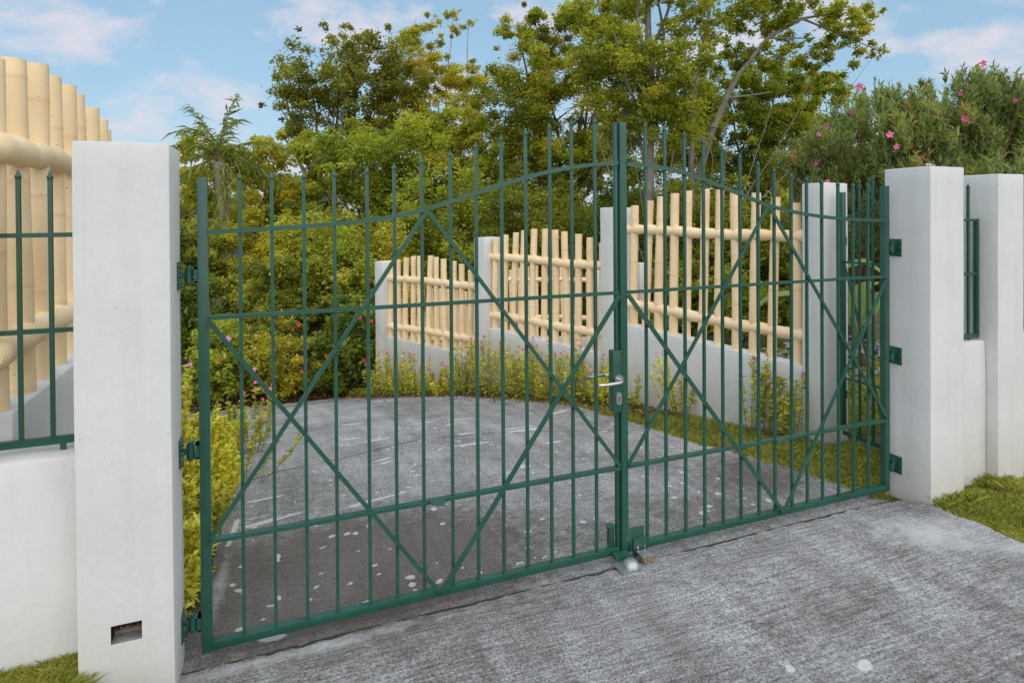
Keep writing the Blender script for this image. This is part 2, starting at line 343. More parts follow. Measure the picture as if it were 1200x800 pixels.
def blobs(lst):
    def fn(X, Y):
        a = np.zeros_like(X)
        for x, y, rx, ry, rot, s in lst:
            c, n = math.cos(rot), math.sin(rot); dx = (X-x)*c+(Y-y)*n; dy = -(X-x)*n+(Y-y)*c
            a = np.maximum(a, s*np.exp(-(dx/rx)**2*.7-(dy/ry)**2*.7))
        return a
    return fn
def pline(pts, w, s):
    pts = np.array(pts, float)
    def fn(X, Y):
        a = np.zeros_like(X)
        for p, q in zip(pts[:-1], pts[1:]):
            d = q-p; tt = np.clip(((X-p[0])*d[0]+(Y-p[1])*d[1])/(d@d), 0, 1); r = np.hypot(X-p[0]-tt*d[0], Y-p[1]-tt*d[1]); a = np.maximum(a, s*np.exp(-(r/w)**2))
        return a
    return fn
soft = [(1.60, -.46, .34, .20, -.5, .95), (1.80, -.70, .24, .08, -.5, .8), (-1.5, -.12, .55, .05, .0, .85), (-.9, -.13, .3, .03, 0, .6), (-1.86, .5, .045, .34, -.08, .8), (-.3, -1.3, .8, .3, .6, .4)]
lime = [(-1.82, 1.15, .02, .30, -.1, .85), (-1.66, 1.62, .20, .02, .1, .8),
        (.42, -1.02, .035, .02, .3, 1.1), (.15, -.93, .022, .02, .3, .9), (-1.63, .06, .05, .03, 0, 1.0)]
for i in range(260):
    x = blob_rng.uniform(-1.8, 1.3); y = .10+2.9*blob_rng.random()**1.5; lime.append((x, y, blob_rng.uniform(.008, .030), blob_rng.uniform(.008, .020), blob_rng.uniform(0, 3), blob_rng.uniform(.6, 1.15)))
for i in range(60):
    x = blob_rng.uniform(-1.8, 1.0); y = blob_rng.uniform(1.2, 5.5); lime.append((x, y, blob_rng.uniform(.08, .3), blob_rng.uniform(.02, .05), blob_rng.uniform(-.2, .4), blob_rng.uniform(.5, .8)))
lime_f = blobs(lime); soft_f = blobs(soft)
algae = [(-1.3, .45, 1.1, .6, 0, 1.15), (-.4, .3, 1.1, .3, 0, .6), (.9, .35, 1.0, .5, 0, .62), (1.4, .6, .5, .5, 0, .8), (-1.6, 1.2, .4, .8, 0, .6), (-1.4, 6.4, 1.6, .35, 0, .7), (-3, 6.6, 2, .4, 0, .8), (1.0, -1.1, 1.2, .35, .3, .45), (0, -.28, 1.8, .10, 0, .45), (1.1, 2.2, .35, 1.1, .1, .5), (-.2, 5.9, 1.0, .3, -.3, .6), (.6, -.75, .8, .2, .2, .5)]
algae_f = blobs(algae)
cracks = [pline([*[(-2.0+.04*i, -.064+.010*math.sin(i*.37)+.007*math.sin(i*1.9)+.006*math.sin(i*3.3)*math.sin(i*.9)) for i in range(100)]], .0135, 1.12), pline([(-1.9, 1.95), (-1.54, 2.15), (-1.0, 2.28), (-.46, 2.46), (.2, 2.35), (.97, 1.98), (1.3, 1.8)], .011, .95), pline([(-1.9, 4.3), (-.6, 4.5), (.6, 4.3)], .012, .6)]
crack_f = lambda X, Y: np.maximum.reduce([c(X, Y) for c in cracks])
def drive_z(X, Y): return g(Y)+np.where(Y < -.06, .012, 0)*np.clip((Y+9)/1, 0, 1)+.004*noise2(X, Y, 1.6, 2)
lr = lambda c: (c[:, 0] > left_edge(c[:, 1])+.02*noise2(c[:, 0], c[:, 1], 9)) & (c[:, 0] < right_edge(c[:, 1])+.025*noise2(c[:, 1], c[:, 0], 8, 3))
ys = np.unique(np.concatenate([np.linspace(-14, -1.6, 25), np.linspace(-1.6, 3.0, 310), np.linspace(3, 7.4, 130), [-.062, -.058]]))
xs = np.unique(np.concatenate([np.linspace(-2.1, 2.1, 290), np.linspace(-9, -2.1, 50)]))
drive = link('driveway', grid_mesh('driveway', 'concrete', xs, ys, drive_z, dict(lime=lime_f, soft=soft_f, algae=algae_f, crack=crack_f, outside=lambda X, Y: np.clip((-.05-Y)/.05, 0, 1)), lr))
structure(drive)

# ------------------------------------------------------------------ pillars and low walls
def block(lo, hi, seg=.09, wob=.0011, bevel=.010, seed=0):
    """a hand-plastered block: subdivided, bevelled, slightly uneven"""
    bm = bmesh.new(); bmesh.ops.create_cube(bm, size=1)
    lo = Vector(lo); hi = Vector(hi); c = (lo+hi)/2; s = hi-lo
    for v in bm.verts: v.co = Vector((v.co.x*s.x, v.co.y*s.y, v.co.z*s.z))+c
    bmesh.ops.bevel(bm, geom=bm.edges[:], offset=bevel, segments=2, profile=.6, affect='EDGES')
    for ax in range(3):
        n = int(s[ax]/seg)
        for i in range(1, n):
            p = Vector((0, 0, 0)); p[ax] = lo[ax]+s[ax]*i/n; nn = Vector((0, 0, 0)); nn[ax] = 1
            bmesh.ops.bisect_plane(bm, geom=bm.verts[:]+bm.edges[:]+bm.faces[:], plane_co=p, plane_no=nn)
    r = random.Random(seed)
    ph = [r.uniform(0, 6) for _ in range(6)]
    for v in bm.verts:
        x, y, z = v.co
        v.co.x += wob*(math.sin(z*3.1+ph[0])+math.sin(y*13+z*9+ph[1])*.5); v.co.y += wob*(math.sin(z*2.7+ph[2])+math.sin(x*14+z*8+ph[3])*.5); v.co.z += wob*.7*math.sin(x*16+y*11+ph[4])
    bm.normal_update(); return bm
def bm_obj(bm, name, m, parent=None):
    me = bpy.data.meshes.new(name); bm.to_mesh(me); bm.free(); me.materials.append(M[m]); me.shade_smooth(); me.set_sharp_from_angle(angle=R(45)); return link(name, me, parent)
ZP = 1.956
# left gate pillar with the small opening for a letter/intercom slot
tp = thing('gate_pillar', 'white plastered gate pillar on the left with a small rectangular hole near its foot', 'pillar', 'white plastered pillars', (-2.097, -.06, 0))
body = bm_obj(block((-.146, -.146, -.25), (.146, .146, ZP), seed=3), 'shaft', 'white', tp)
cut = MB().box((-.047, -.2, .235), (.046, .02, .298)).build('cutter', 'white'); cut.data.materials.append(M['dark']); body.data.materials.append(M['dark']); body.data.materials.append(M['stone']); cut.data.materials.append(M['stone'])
for p_ in cut.data.polygons: p_.material_index = 2 if abs(p_.normal.z) > .5 and p_.center.z < .25 else 1  # slot sides, back and roof get the painted shade; floor is grey stone
cut.location = (0, 0, 0)
cut.data.transform(Matrix.Shear('XZ', 4, (0, 0)) if False else Matrix.Identity(4))
cut.location = tp.location
md = body.modifiers.new('b', 'BOOLEAN'); md.object = cut; md.operation = 'DIFFERENCE'; md.solver = 'EXACT'
bpy.context.view_layer.update()
dg = bpy.context.evaluated_depsgraph_get(); nm = bpy.data.meshes.new_from_object(body.evaluated_get(dg)); body.modifiers.clear(); body.data = nm; nm.name = 'shaft'
nm.set_sharp_from_angle(angle=R(45)); bpy.data.objects.remove(cut)
mb = MB().box((-.0465, -.09, .2355), (.0455, -.07, .262)); mb.build('mortar_lump', 'stone', tp)
mb = MB()
for i in range(5): mb.box((-.042+i*.017, -.112, .258+.003*(i % 2)), (-.028+i*.017, -.09, .264+.003*((i*7) % 3)), .002)
mb.build('broken_brick_edge', 'brick', tp)
tr = thing('gate_pillar', 'white plastered gate pillar at the right end of the driveway gate with a shiny scrap on top', 'pillar', 'white plastered pillars', (2.097, -.06, 0))
bm_obj(block((-.146, -.146, -.25), (.146, .146, ZP), seed=5), 'shaft', 'white', tr)
t2 = thing('gate_pillar', 'white plastered outer pillar at the far right edge above the grass', 'pillar', 'white plastered pillars', (2.622+.128, -.042, 0))
bm_obj(block((-.128, -.125, -.25), (.128, .146, ZP-.03), seed=8), 'shaft', 'white', t2)
s_ = MB()
for i in range(7):
    a = i/7*6.28; s_.add([(0, 0, .004), (.035*math.cos(a), .02*math.sin(a), .012+.01*(i % 2)), (.03*math.cos(a+.6), .022*math.sin(a+.6), .003), (.012*math.cos(a+.3), .01*math.sin(a+.3), .022)], [(0, 1, 3), (0, 3, 2), (1, 2, 3)])
sc = s_.build('plastic_scrap', 'zinc'); sc.location = (2.06, -.13, ZP+.001); tag(sc, 'crumpled silvery scrap lying on top of the right gate pillar', 'litter')
# low walls
lw = bm_obj(block((-3.6, -.09, -.25), (-2.244, .07, .862), wob=.003, seed=11), 'low_wall', 'wallcap'); tag(lw, 'low white wall left of the left gate pillar carrying a green railing', 'wall', 'low white walls')
lw = bm_obj(block((2.244, -.095, -.25), (2.62, .07, .872), wob=.003, seed=12), 'low_wall', 'wallcap'); tag(lw, 'short low white wall recessed between the two pillars on the right', 'wall', 'low white walls')
lw = bm_obj(block((2.88, -.095, -.25), (5.5, .07, .872), wob=.003, seed=13), 'low_wall', 'wallcap'); tag(lw, 'low white wall right of the outermost right pillar beyond the picture edge', 'wall', 'low white walls')

# ------------------------------------------------------------------ steel gates
def tip(mb, x, y, z, w, h=.03):
    """square bar ends in a little flared spear point"""
    k = w/2; q = k*1.25
    vs = [(x-k, y-k, z-h*1.25), (x+k, y-k, z-h*1.25), (x+k, y+k, z-h*1.25), (x-k, y+k, z-h*1.25), (x-q, y-q, z-h*.85), (x+q, y-q, z-h*.85), (x+q, y+q, z-h*.85), (x-q, y+q, z-h*.85), (x, y, z)]
    fs = [(0, 1, 5, 4), (1, 2, 6, 5), (2, 3, 7, 6), (3, 0, 4, 7), (4, 5, 8), (5, 6, 8), (6, 7, 8), (7, 4, 8)]
    mb.add(vs, fs)
def picket(parent, x, y, z0, z1, w=.0135):
    mb = MB(); mb.box((x-w/2, y-w/2, z0), (x+w/2, y+w/2, z1-.0375)); tip(mb, x, y, z1, w); return mb.build('picket', 'green', parent)
def cat(px, pz, n=48):
    xs_ = np.linspace(px[0], px[-1], n)
    # smooth interpolation (Catmull-like through np)
    zz = np.interp(xs_, px, pz); k = np.ones(5)/5; zp = np.pad(zz, 2, mode='reflect', reflect_type='odd'); zz = np.convolve(zp, k, 'valid')
    return [(x, 0, z) for x, z in zip(xs_, zz)]
TL = ([-1.846, -1.731, -1.613, -1.49, -1.369, -1.234, -1.118, -.998, -.867, -.747, -.623, -.503, -.379, -.263, -.136, -.012],
      [1.638, 1.641, 1.647, 1.654, 1.663, 1.673, 1.690, 1.715, 1.756, 1.795, 1.833, 1.868, 1.900, 1.921, 1.938, 1.946])
tipsL = [(-1.731, 1.876), (-1.613, 1.878), (-1.49, 1.882), (-1.369, 1.893), (-1.234, 1.908), (-1.118, 1.925), (-.998, 1.954), (-.867, 1.988), (-.747, 2.028), (-.623, 2.066), (-.503, 2.098), (-.379, 2.132), (-.263, 2.155), (-.136, 2.170)]
tipsR = [(.155, 2.163), (.271, 2.147), (.392, 2.126), (.513, 2.093), (.634, 2.056), (.754, 2.019), (.877, 1.983), (.991, 1.950), (1.114, 1.921), (1.229, 1.903), (1.344, 1.891), (1.470, 1.880), (1.589, 1.872), (1.710, 1.873)]
TR = ([.038, .155, .271, .392, .513, .634, .754, .877, .991, 1.114, 1.229, 1.344, 1.47, 1.584, 1.71, 1.846],
      [1.943, 1.938, 1.925, 1.902, 1.870, 1.833, 1.794, 1.752, 1.722, 1.698, 1.681, 1.668, 1.656, 1.648, 1.644, 1.642])
def leaf(label, x_end, xo, x_meet, tips, top, apexX, apexZ, vX, mid=1.304, low=.436):
    g_ = thing('gate_leaf', label, 'gate', 'leaves of the green driveway gate')
    s = 1 if x_meet > x_end else -1
    MB().box((min(x_end, xo), 0, 0), (max(x_end, xo), .036, 1.85)).build('end_post', 'green', g_, bevel=.002)
    MB().bar(cat(*top), .018, .020).build('top_rail', 'green', g_, smooth=True)
    a, b = xo, x_meet
    MB().bar([(a, 0, mid), (b, 0, mid)], .015, .020).build('middle_rail', 'green', g_)
    MB().bar([(a, 0, low), (b, 0, low)], .015, .030).build('lower_rail', 'green', g_)
    MB().box((min(a, b), 0, .004), (max(a, b), .034, .036)).build('bottom_rail', 'green', g_, bevel=.0015)
    for x, z in tips: picket(g_, x, .0075, .034, z)
    y = -.009
    for kk, (p, q, w) in enumerate((((a, mid-.012), (vX, .028), .017), ((a, low+.012), (apexX-.008*s, apexZ-.008), .017), ((apexX+.008*s, apexZ-.008), (b, low+.012), .017), ((b, mid-.012), (vX+.006*s, .028), .021))):
        yy_ = y-.0032*(kk in (1, 3)); MB().bar([(p[0], yy_, p[1]), (q[0], yy_, q[1])], w, .0095).build('brace', 'green', g_)
    return g_
GL = leaf('left leaf of the green steel driveway gate carrying the lever handle', -1.884, -1.846, -.012, tipsL, TL, -.977, 1.715, -.934)
MB().box((-.019, .010, 0), (-.004, .034, 2.147)).build('meeting_post', 'green', GL, bevel=.0015)
GR = leaf('right leaf of the green steel driveway gate with the wide meeting post', 1.884, 1.846, .038, tipsR, TR, .936, 1.729, 1.037)
MB().box((.0005, -.004, -.004), (.0385, .036, 2.1496)).build('meeting_post', 'green', GR, bevel=.002)
MB().box((.006, -.0055, .02), (.0325, -.004, 2.13)).build('cover_strip', 'green', GR)
# lock on the left leaf
lk = MB().box((-.051, -.016, .716), (-.006, .030, 1.020)).build('lock_box', 'green', GL, bevel=.002)
def lever(parent, y, sgn, zc=.880, xr=-.022):
    MB().tube([(xr, y, zc), (xr, y+sgn*.009, zc)], .0235, 20).build('rose', 'steel', parent, True)
    p = [(xr, y+sgn*.006, zc), (xr, y+sgn*.040, zc-.002)]
    for k in range(1, 7):
        a = k/6*math.pi/2; p.append((xr-.018*math.sin(a)*1.0, y+sgn*(.040+.016*(1-math.cos(a)) if False else .040+.014*math.sin(a)), zc-.002))
    p += [(xr-.05, y+sgn*.056, zc-.003), (xr-.10, y+sgn*.056, zc-.004), (xr-.124, y+sgn*.054, zc-.004), (xr-.134, y+sgn*.046, zc-.004)]
    MB().tube(p, .0085, 12).build('door_handle', 'steel', parent, True)
lever(lk, -.016, -1); lever(lk, .030, 1)
e = MB()
ov = [(math.cos(a)*.0165, (math.sin(a)*.0165)+(.016 if math.sin(a) > 0 else -.016)) for a in [i/24*2*math.pi for i in range(24)]]
e.add([(-.024+x, -.016, .786+z) for x, z in ov]+[(-.024+x*.93, -.025, .786+z*.95) for x, z in ov], [tuple(range(24, 48))]+[(i, (i+1) % 24, 24+(i+1) % 24, 24+i) for i in range(24)])
esc = e.build('keyhole_plate', 'steel', lk)
kb = MB().tube([(-.024, -.024, .792), (-.024, -.0285, .792)], .0078, 14); kb.box((-.0272, -.0285, .768), (-.0208, -.024, .790)); kb.build('lock_cylinder', 'brass', lk)
MB().box((-.0245, -.0292, .778), (-.0235, -.0284, .797)).build('key_slot', 'dark', lk)
MB().box((-.0055, -.010, .80), (-.0035, .02, .98)).build('lock_plate', 'steel', lk)
# drop bolt housing on the left leaf, keep plate on the right leaf
MB().box((-.050, .030, .022), (-.024, .060, .128)).box((-.060, .020, .131), (-.018, .066, .135)).build('bolt_housing', 'green', GL, bevel=.0008)
MB().box((.040, -.010, .012), (.125, -.005, .128), 0).build('keep_plate', 'green', GR, bevel=.002)
kp = MB().box((.056, -.024, -.012), (.132, -.0095, .072)).build('stop_bracket', 'green', GR, bevel=.0015)
for x in (.074, .114): MB().tube([(x, -.024, .034), (x, -.0305, .034)], .006, 8).box((x-.002, -.032, .02), (x+.002, -.0245, .046)).build('bolt', 'steel', kp)
for X, Gp in ((-.952, GL), (.985, GR)):
    m_ = MB(); m_.add([(X-.03, -.058, .4455), (X+.020, -.090, .4455), (X+.045, -.016, .4455), (X-.028, -.016, .4455), (X-.03, -.058, .4485), (X+.020, -.090, .4485), (X+.045, -.016, .4485), (X-.028, -.016, .4485)], [(0, 3, 2, 1), (4, 5, 6, 7), (0, 1, 5, 4), (1, 2, 6, 5), (2, 3, 7, 6), (3, 0, 4, 7)]); m_.build('latch_tab', 'green', Gp)
def hinge(parent, xw, xp, z, h=.105):
    s = 1 if xp > xw else -1
    hp = MB().box((min(xw, xw+s*.006), -.028, z-h/2), (max(xw, xw+s*.006), .048, z+h/2)).build('hinge', 'green', parent, bevel=.001)
    for dz in (-.038, 0, .038):
        for dy in (-.016,): MB().tube([(xw+s*.006, dy, z+dz), (xw+s*.016, dy, z+dz)], .0095, 10).build('hinge_bolt', 'green', hp, True)
    xb = xw+s*.036
    MB().tube([(xb, .010, z-.030), (xb, .010, z+.030)], .0145, 16).tube([(xb, .010, z-.036), (xb, .010, z+.036)], .008, 12).build('hinge_barrel', 'green', hp, True)
    MB().box((min(xw+s*.004, xb), .004, z-.012), (max(xw+s*.004, xb), .016, z+.012)).build('hinge_arm', 'green', hp)
    MB().box((min(xb, xp), -.006, z+.023), (max(xb, xp), .028, z+.029)).box((min(xb, xp), -.006, z-.029), (max(xb, xp), .028, z-.023)).box((min(xp-s*.012, xp), -.006, z-.029), (max(xp-s*.012, xp), .028, z+.029)).build('hinge_bracket', 'green', hp)
for z in (1.472, .792, .122): hinge(GL, -1.9505, -1.884, z)
for z in (1.475, .815, .150): hinge(GR, 1.9505, 1.884, z)
MB().tube([(-1.868, -.0006, .098), (-1.868, .002, .098)], .0032, 10).build('screw_hole', 'dark', GL)
# floor stop
gs = thing('gate_stop', 'domed metal gate stop on the concrete under the meeting posts', 'gate stop')
d = MB(); n = 20; rings = [(.040, 0), (.038, .012), (.031, .024), (.020, .032), (.008, .0355)]
vs = [(r*math.cos(2*math.pi*i/n), r*math.sin(2*math.pi*i/n), z) for r, z in rings for i in range(n)]
d.add(vs, [(j*n+i, j*n+(i+1) % n, (j+1)*n+(i+1) % n, (j+1)*n+i) for j in range(len(rings)-1) for i in range(n)]+[tuple(4*n+i for i in range(n))])
o = d.build('dome', 'zinc', gs, True); gs.location = (-.014, -.106, -.002); gs.scale = (1.1, 1.1, 1.1)
MB().box((-.065, -.035, -.004), (.035, .045, .004)).build('base_plate', 'zinc', gs, bevel=.002)
MB().box((-.045, .046, .006), (.032, .088, .026)).build('catch', 'green', gs, bevel=.003)
gb = thing('stop_block', 'small block with a pale metal top beside the domed gate stop', 'gate stop', None, (.088, -.086, -.012))
MB().box((-.028, -.018, 0), (.028, .03, .030)).build('block', 'rust', gb, bevel=.004); MB().box((-.029, -.010, .0298), (.029, .050, .036)).build('cap', 'zinc', gb, bevel=.002)

def side_leaf(name, label, w, nb, H=1.85, group=None, hook=True):
    """a narrow steel panel in local x 0..w, same style as the gate"""
    s = thing(name, label, 'gate' if 'gate' in name else 'railing', group)
    return s
# pedestrian gate between the right pillar and the bamboo fence, running along the depth direction
pg = side_leaf('pedestrian_gate', 'narrow green steel side gate seen through the right end of the driveway gate', .8, 4)
X0 = 2.43
MB().box((X0-.019, .790, .06), (X0+.019, .820, 1.84)).build('end_post', 'green', pg, bevel=.002); MB().box((X0-.02, .04, 0), (X0+.02, .08, 1.84)).build('end_post', 'green', pg, bevel=.002)
wn = Vector((1, 0, 0))
MB().bar([(X0, .80-.75*t, 1.63+.10*math.sin(t*math.pi)) for t in np.linspace(0, 1, 14)], .018, .018, wn).build('top_rail', 'green', pg)
for nme, z in (('middle_rail', 1.315), ('lower_rail', .44), ('bottom_rail', .025)): MB().bar([(X0, .80, z), (X0, .06, z)], .016 if z > .1 else .03, .018, wn).build(nme, 'green', pg)
for y in (.66, .55, .44, .33, .22, .13):
    mb = MB(); z1 = 1.90+.06*math.sin((.8-y)/.75*math.pi); mb.box((X0-.007, y-.007, .03), (X0+.007, y+.007, z1-.0375)); tip(mb, X0, y, z1, .0135); mb.build('picket', 'green', pg)
for kk, (ya, za, yb, zb) in enumerate(((.78, 1.30, .42, .04), (.08, 1.30, .44, .04))): MB().bar([(X0-.009-.003*kk, ya, za), (X0-.009-.003*kk, yb, zb)], .018, .007, wn).build('brace', 'green', pg)
for zz_ in (1.44, .28): MB().box((X0+.019, .792, zz_), (X0+.031, .815, zz_+.06)).build('hinge', 'green', pg)
# railings on the low walls
def railing(label, x0, x1, pk, posts):
    r_ = thing('steel_railing', label, 'railing', 'green railings on the low walls')
    for nme, z, h in (('top_rail', 1.636, .016), ('middle_rail', 1.294, .016), ('bottom_rail', .899, .026)): MB().bar([(x0, 0, z), (x1, 0, z)], h, .02).build(nme, 'green', r_)
    for x in pk: picket(r_, x, .0, .91, 1.870)
    for a in posts: MB().box((a, -.012, .886), (a+.020, .014, 1.644)).build('end_post', 'green', r_, bevel=.002)
    for a in (x0+.08, x1-.08): MB().box((a-.008, -.008, .855), (a+.008, .008, .888)).build('foot', 'green', r_)
    return r_
railing('green spiked railing on the low wall at the left edge', -3.5, -2.245, [-2.355+(-.094*i) for i in range(12)], [])
railing('short green railing between the two right pillars, one spike showing', 2.245, 2.605, [2.522, 2.41, 2.31], [2.592]).location.y = -.05
railing('green railing right of the outermost pillar past the edge', 2.89, 5.0, [3.0+.12*i for i in range(16)], [2.89])

# ------------------------------------------------------------------ bamboo fence
def bamboo_post(parent, base, top, r=.041, seed=0, name='bamboo_post'):
    rr = random.Random(seed); base = Vector(base); top = Vector(top); pts = []; rad = []; ring = []
    n = 16; ph = rr.uniform(0, .5); nodes = [ph+k*.42 for k in range(-1, 8)]; Lh = (top-base).length
    zs = sorted(set([i/n for i in range(n+1)]+[q/Lh+dd for q in nodes if 0 < q/Lh < 1 for dd in (-.012, 0, .012) if 0 < q/Lh+dd < 1]))
    bend = Vector((rr.uniform(-1, 1), rr.uniform(-1, 1), 0))*.010; tw = rr.uniform(0, 6)
    for q in zs:
        p = base.lerp(top, q)+bend*math.sin(q*math.pi*1.3+tw*.2); h = q*Lh; dn = min(abs(h-nn) for nn in nodes)
        pts.append(p); rad.append(r*(1-.06*q+.025*math.exp(-(dn/.02)**2)+.02*math.sin(q*7+tw))); ring.append(math.exp(-(dn/.008)**2))
    o = MB().tube(pts, rad, 14, ring=ring).build(name, 'bamboo', parent, True); return o
def bamboo_rail(parent, p, q, r=.041, seed=0, posts=()):
    rr = random.Random(seed); p = Vector(p); q = Vector(q); Lh = (q-p).length; pts = []; rad = []
    for i in range(61):
        t = i/60; s = t*Lh; sc_ = min([abs(s-a) for a in posts] or [1]); endr = 1-.35*(max(0, 1-s/.03)**2+max(0, 1-(Lh-s)/.03)**2)
        pts.append(p.lerp(q, t)+Vector((0, 0, .006*math.sin(t*9+seed)+.003*math.sin(t*31+seed)))); rad.append(r*endr*(1.10-.16*math.exp(-(sc_/.03)**2)+.03*math.sin(t*25+seed)))
    return MB().tube(pts, rad, 14).build('bamboo_rail', 'bamboo', parent, True)
def panel(label, a, d, off, ss, ztop, zb, rails, seed, r=.041, group='cream bamboo style fence panels', perp=None):
    """a = corner of the nearer pillar, d = direction of the fence, off = distance of the bamboo plane from it"""
    m = Vector((d[1], -d[0], 0)) if perp is None else perp; A = Vector((a[0], a[1], 0))+m*off; D = Vector((d[0], d[1], 0))
    t = thing('bamboo_fence_panel', label, 'fence panel', group, tuple(A+Vector((0, 0, zb[0]))), 0)
    O = Vector(t.location)
    rr = random.Random(seed)
    for i, (sb, st, z) in enumerate(zip(ss[0], ss[1], ztop)):
        w = (sb-ss[0][0])/(ss[0][-1]-ss[0][0]); z0 = zb[0]+(zb[1]-zb[0])*w-.03
        bamboo_post(t, A+D*sb+Vector((0, 0, z0))-O, A+D*st+m*rr.uniform(-.012, .012)+Vector((0, 0, z))-O, r*rr.uniform(.92, 1.06), seed*40+i)
    for (s0, z0, s1, z1) in rails:
        pp = [abs(x-s0) for x in ss[0]]
        bamboo_rail(t, A+D*s0+Vector((0, 0, z0))-m*.012-O, A+D*s1+Vector((0, 0, z1))-m*.012-O, r*1.12, seed, pp)
    return t
def unit(a, b): v = Vector((b[0]-a[0], b[1]-a[1])); v.normalize(); return (v.x, v.y)
F = fence_xy; d43, d32, d21 = unit(F[0], F[1]), unit(F[1], F[2]), unit(F[2], F[3])
panel('nearest and tallest cream bamboo panel beside the side gate', F[0], d43, .14,
      ([.286, .499, .658, .827, .998, 1.175, 1.334, 1.487, 1.655, 1.827, 1.967], [.273, .458, .633, .825, .974, 1.123, 1.315, 1.459, 1.622, 1.758, 1.944]),
      [1.767, 1.817, 1.858, 1.881, 1.895, 1.908, 1.896, 1.877, 1.851, 1.814, 1.768], (.452, .566), [(.19, 1.491, 2.12, 1.527), (.19, .698, 2.12, .773)], 1)
panel('middle cream bamboo panel of the right fence, seen left of the meeting posts', F[1], d32, .14,
      ([.245, .415, .574, .747, .907, 1.075, 1.235, 1.398, 1.547, 1.69, 1.855], [.245, .40, .564, .748, .88, 1.031, 1.218, 1.376, 1.515, 1.667, 1.84]),
      [1.38, 1.431, 1.465, 1.490, 1.507, 1.515, 1.513, 1.493, 1.465, 1.434, 1.389], (.201, .278), [(.19, 1.133, 1.93, 1.164), (.19, .415, 1.93, .448)], 2)
panel('farthest and lowest cream bamboo panel of the right fence by the last pillar', F[2], d21, .14,
      ([.41, .589, .743, .928, 1.117, 1.296, 1.488, 1.646, 1.829, 1.995, 2.196], [.414, .579, .738, .949, 1.097, 1.253, 1.483, 1.617, 1.799, 1.979, 2.159]),
      [.975, 1.037, 1.069, 1.089, 1.105, 1.119, 1.105, 1.094, 1.062, 1.029, .987], (-.129, -.122), [(.19, .776, 2.25, .755), (.19, .10, 2.25, .046)], 3)
def aligned_block(label, nm, corner, d, u0, u1, w0, w1, z0, z1, m, cat_, grp, seed):
    """box spanning u along d and w across (away from the driveway)"""
    bm = block((u0, w0, 0), (u1, w1, z1-z0), seed=seed, wob=.002)
    for v in bm.verts: v.co = Vector((v.co.x*d[0]+v.co.y*d[1], v.co.x*d[1]-v.co.y*d[0], v.co.z))
    bmesh.ops.reverse_faces(bm, faces=bm.faces[:])
    o = bm_obj(bm, nm, m); o.location = (corner[0], corner[1], z0); return tag(o, label, cat_, grp)
pl = ['white fence pillar behind the right end of the gate next to the side gate', 'white fence pillar directly behind the meeting posts of the gate', 'white fence pillar between the middle and the farthest bamboo panels', 'last and lowest white fence pillar at the far end of the driveway']
dirs = [unit((0, 0), (-.12, 1)), d43, d32, d21]; tops = [1.915, 1.75, 1.40, .995]
for i in range(4):
    aligned_block(pl[i], 'fence_pillar', F[i], dirs[i], 0, .19 if i else .19, 0, .29, g(F[i][1])-.3, tops[i], 'white', 'pillar', 'white plastered pillars', 20+i)
capz = [(.47, .57), (.215, .285), (-.115, -.105)]
wl = ['white wall base under the nearest bamboo panel behind the grass strip', 'white wall base under the middle bamboo panel behind magenta flowers', 'white wall base under the farthest bamboo panel behind yellow leaved plants']
for i in range(3):
    d_ = unit(F[i], F[i+1]); Ln = (Vector(F[i+1])-Vector(F[i])).length
    bm = block((.188, .065, -1.3), (Ln+.003, .215, 0), wob=.0018, seed=30+i)
    for v in bm.verts:
        u, w, z = v.co; cz = np.interp(u, [.19, Ln], capz[i]); v.co = Vector((u*d_[0]+w*d_[1], u*d_[1]-w*d_[0], z+float(cz)))
    bmesh.ops.reverse_faces(bm, faces=bm.faces[:])
    o = bm_obj(bm, 'fence_wall', 'wallcap'); o.location = (F[i][0], F[i][1], 0); tag(o, wl[i], 'wall', 'low white walls')
# left bamboo fence rising behind the left railing
XL = -2.56
lt = thing('bamboo_fence_panel', 'tall cream bamboo panel at the left edge with thick rails against the sky', 'fence panel', 'cream bamboo style fence panels', (XL, 0, 0))
ly = [-.08, .16, .41, .66, .95, 1.22, 1.47, 1.76, 2.01, 2.23]
def left_top(y): return 2.39-.10*((y-1.15)/1.0)**2
for i, y in enumerate(ly):
    dx = -.03*y
    bamboo_post(lt, (dx+random.uniform(-.012, .012), y+random.uniform(-.012, .012), .93), (dx+random.uniform(-.015, .015), y+random.uniform(-.02, .02), left_top(y)+random.uniform(-.008, .008)), .049*random.uniform(.93, 1.07), 900+i)
bamboo_rail(lt, (.03, -.02, 1.955), (-.03*2.35+.03, 2.35, 1.975), .052, 5, [y+.02 for y in ly]); bamboo_rail(lt, (.03, -.02, 1.215), (-.03*2.35+.03, 2.35, 1.235), .052, 6, [y+.02 for y in ly])
bm = block((-.10, .1, -1.4), (.10, 2.36, .985), wob=.003, seed=41)
o = bm_obj(bm, 'fence_wall', 'wallcap'); o.location = (XL-.04, 0, 0); tag(o, 'white wall base under the tall left bamboo panel', 'wall', 'low white walls')
o = bm_obj(block((-.15, 0, -1.4), (.15, .2, 2.0), seed=43), 'fence_pillar', 'white'); o.location = (XL-.12, 2.37, 0); tag(o, 'white fence pillar ending the left bamboo panel behind the left gate pillar', 'pillar', 'white plastered pillars')
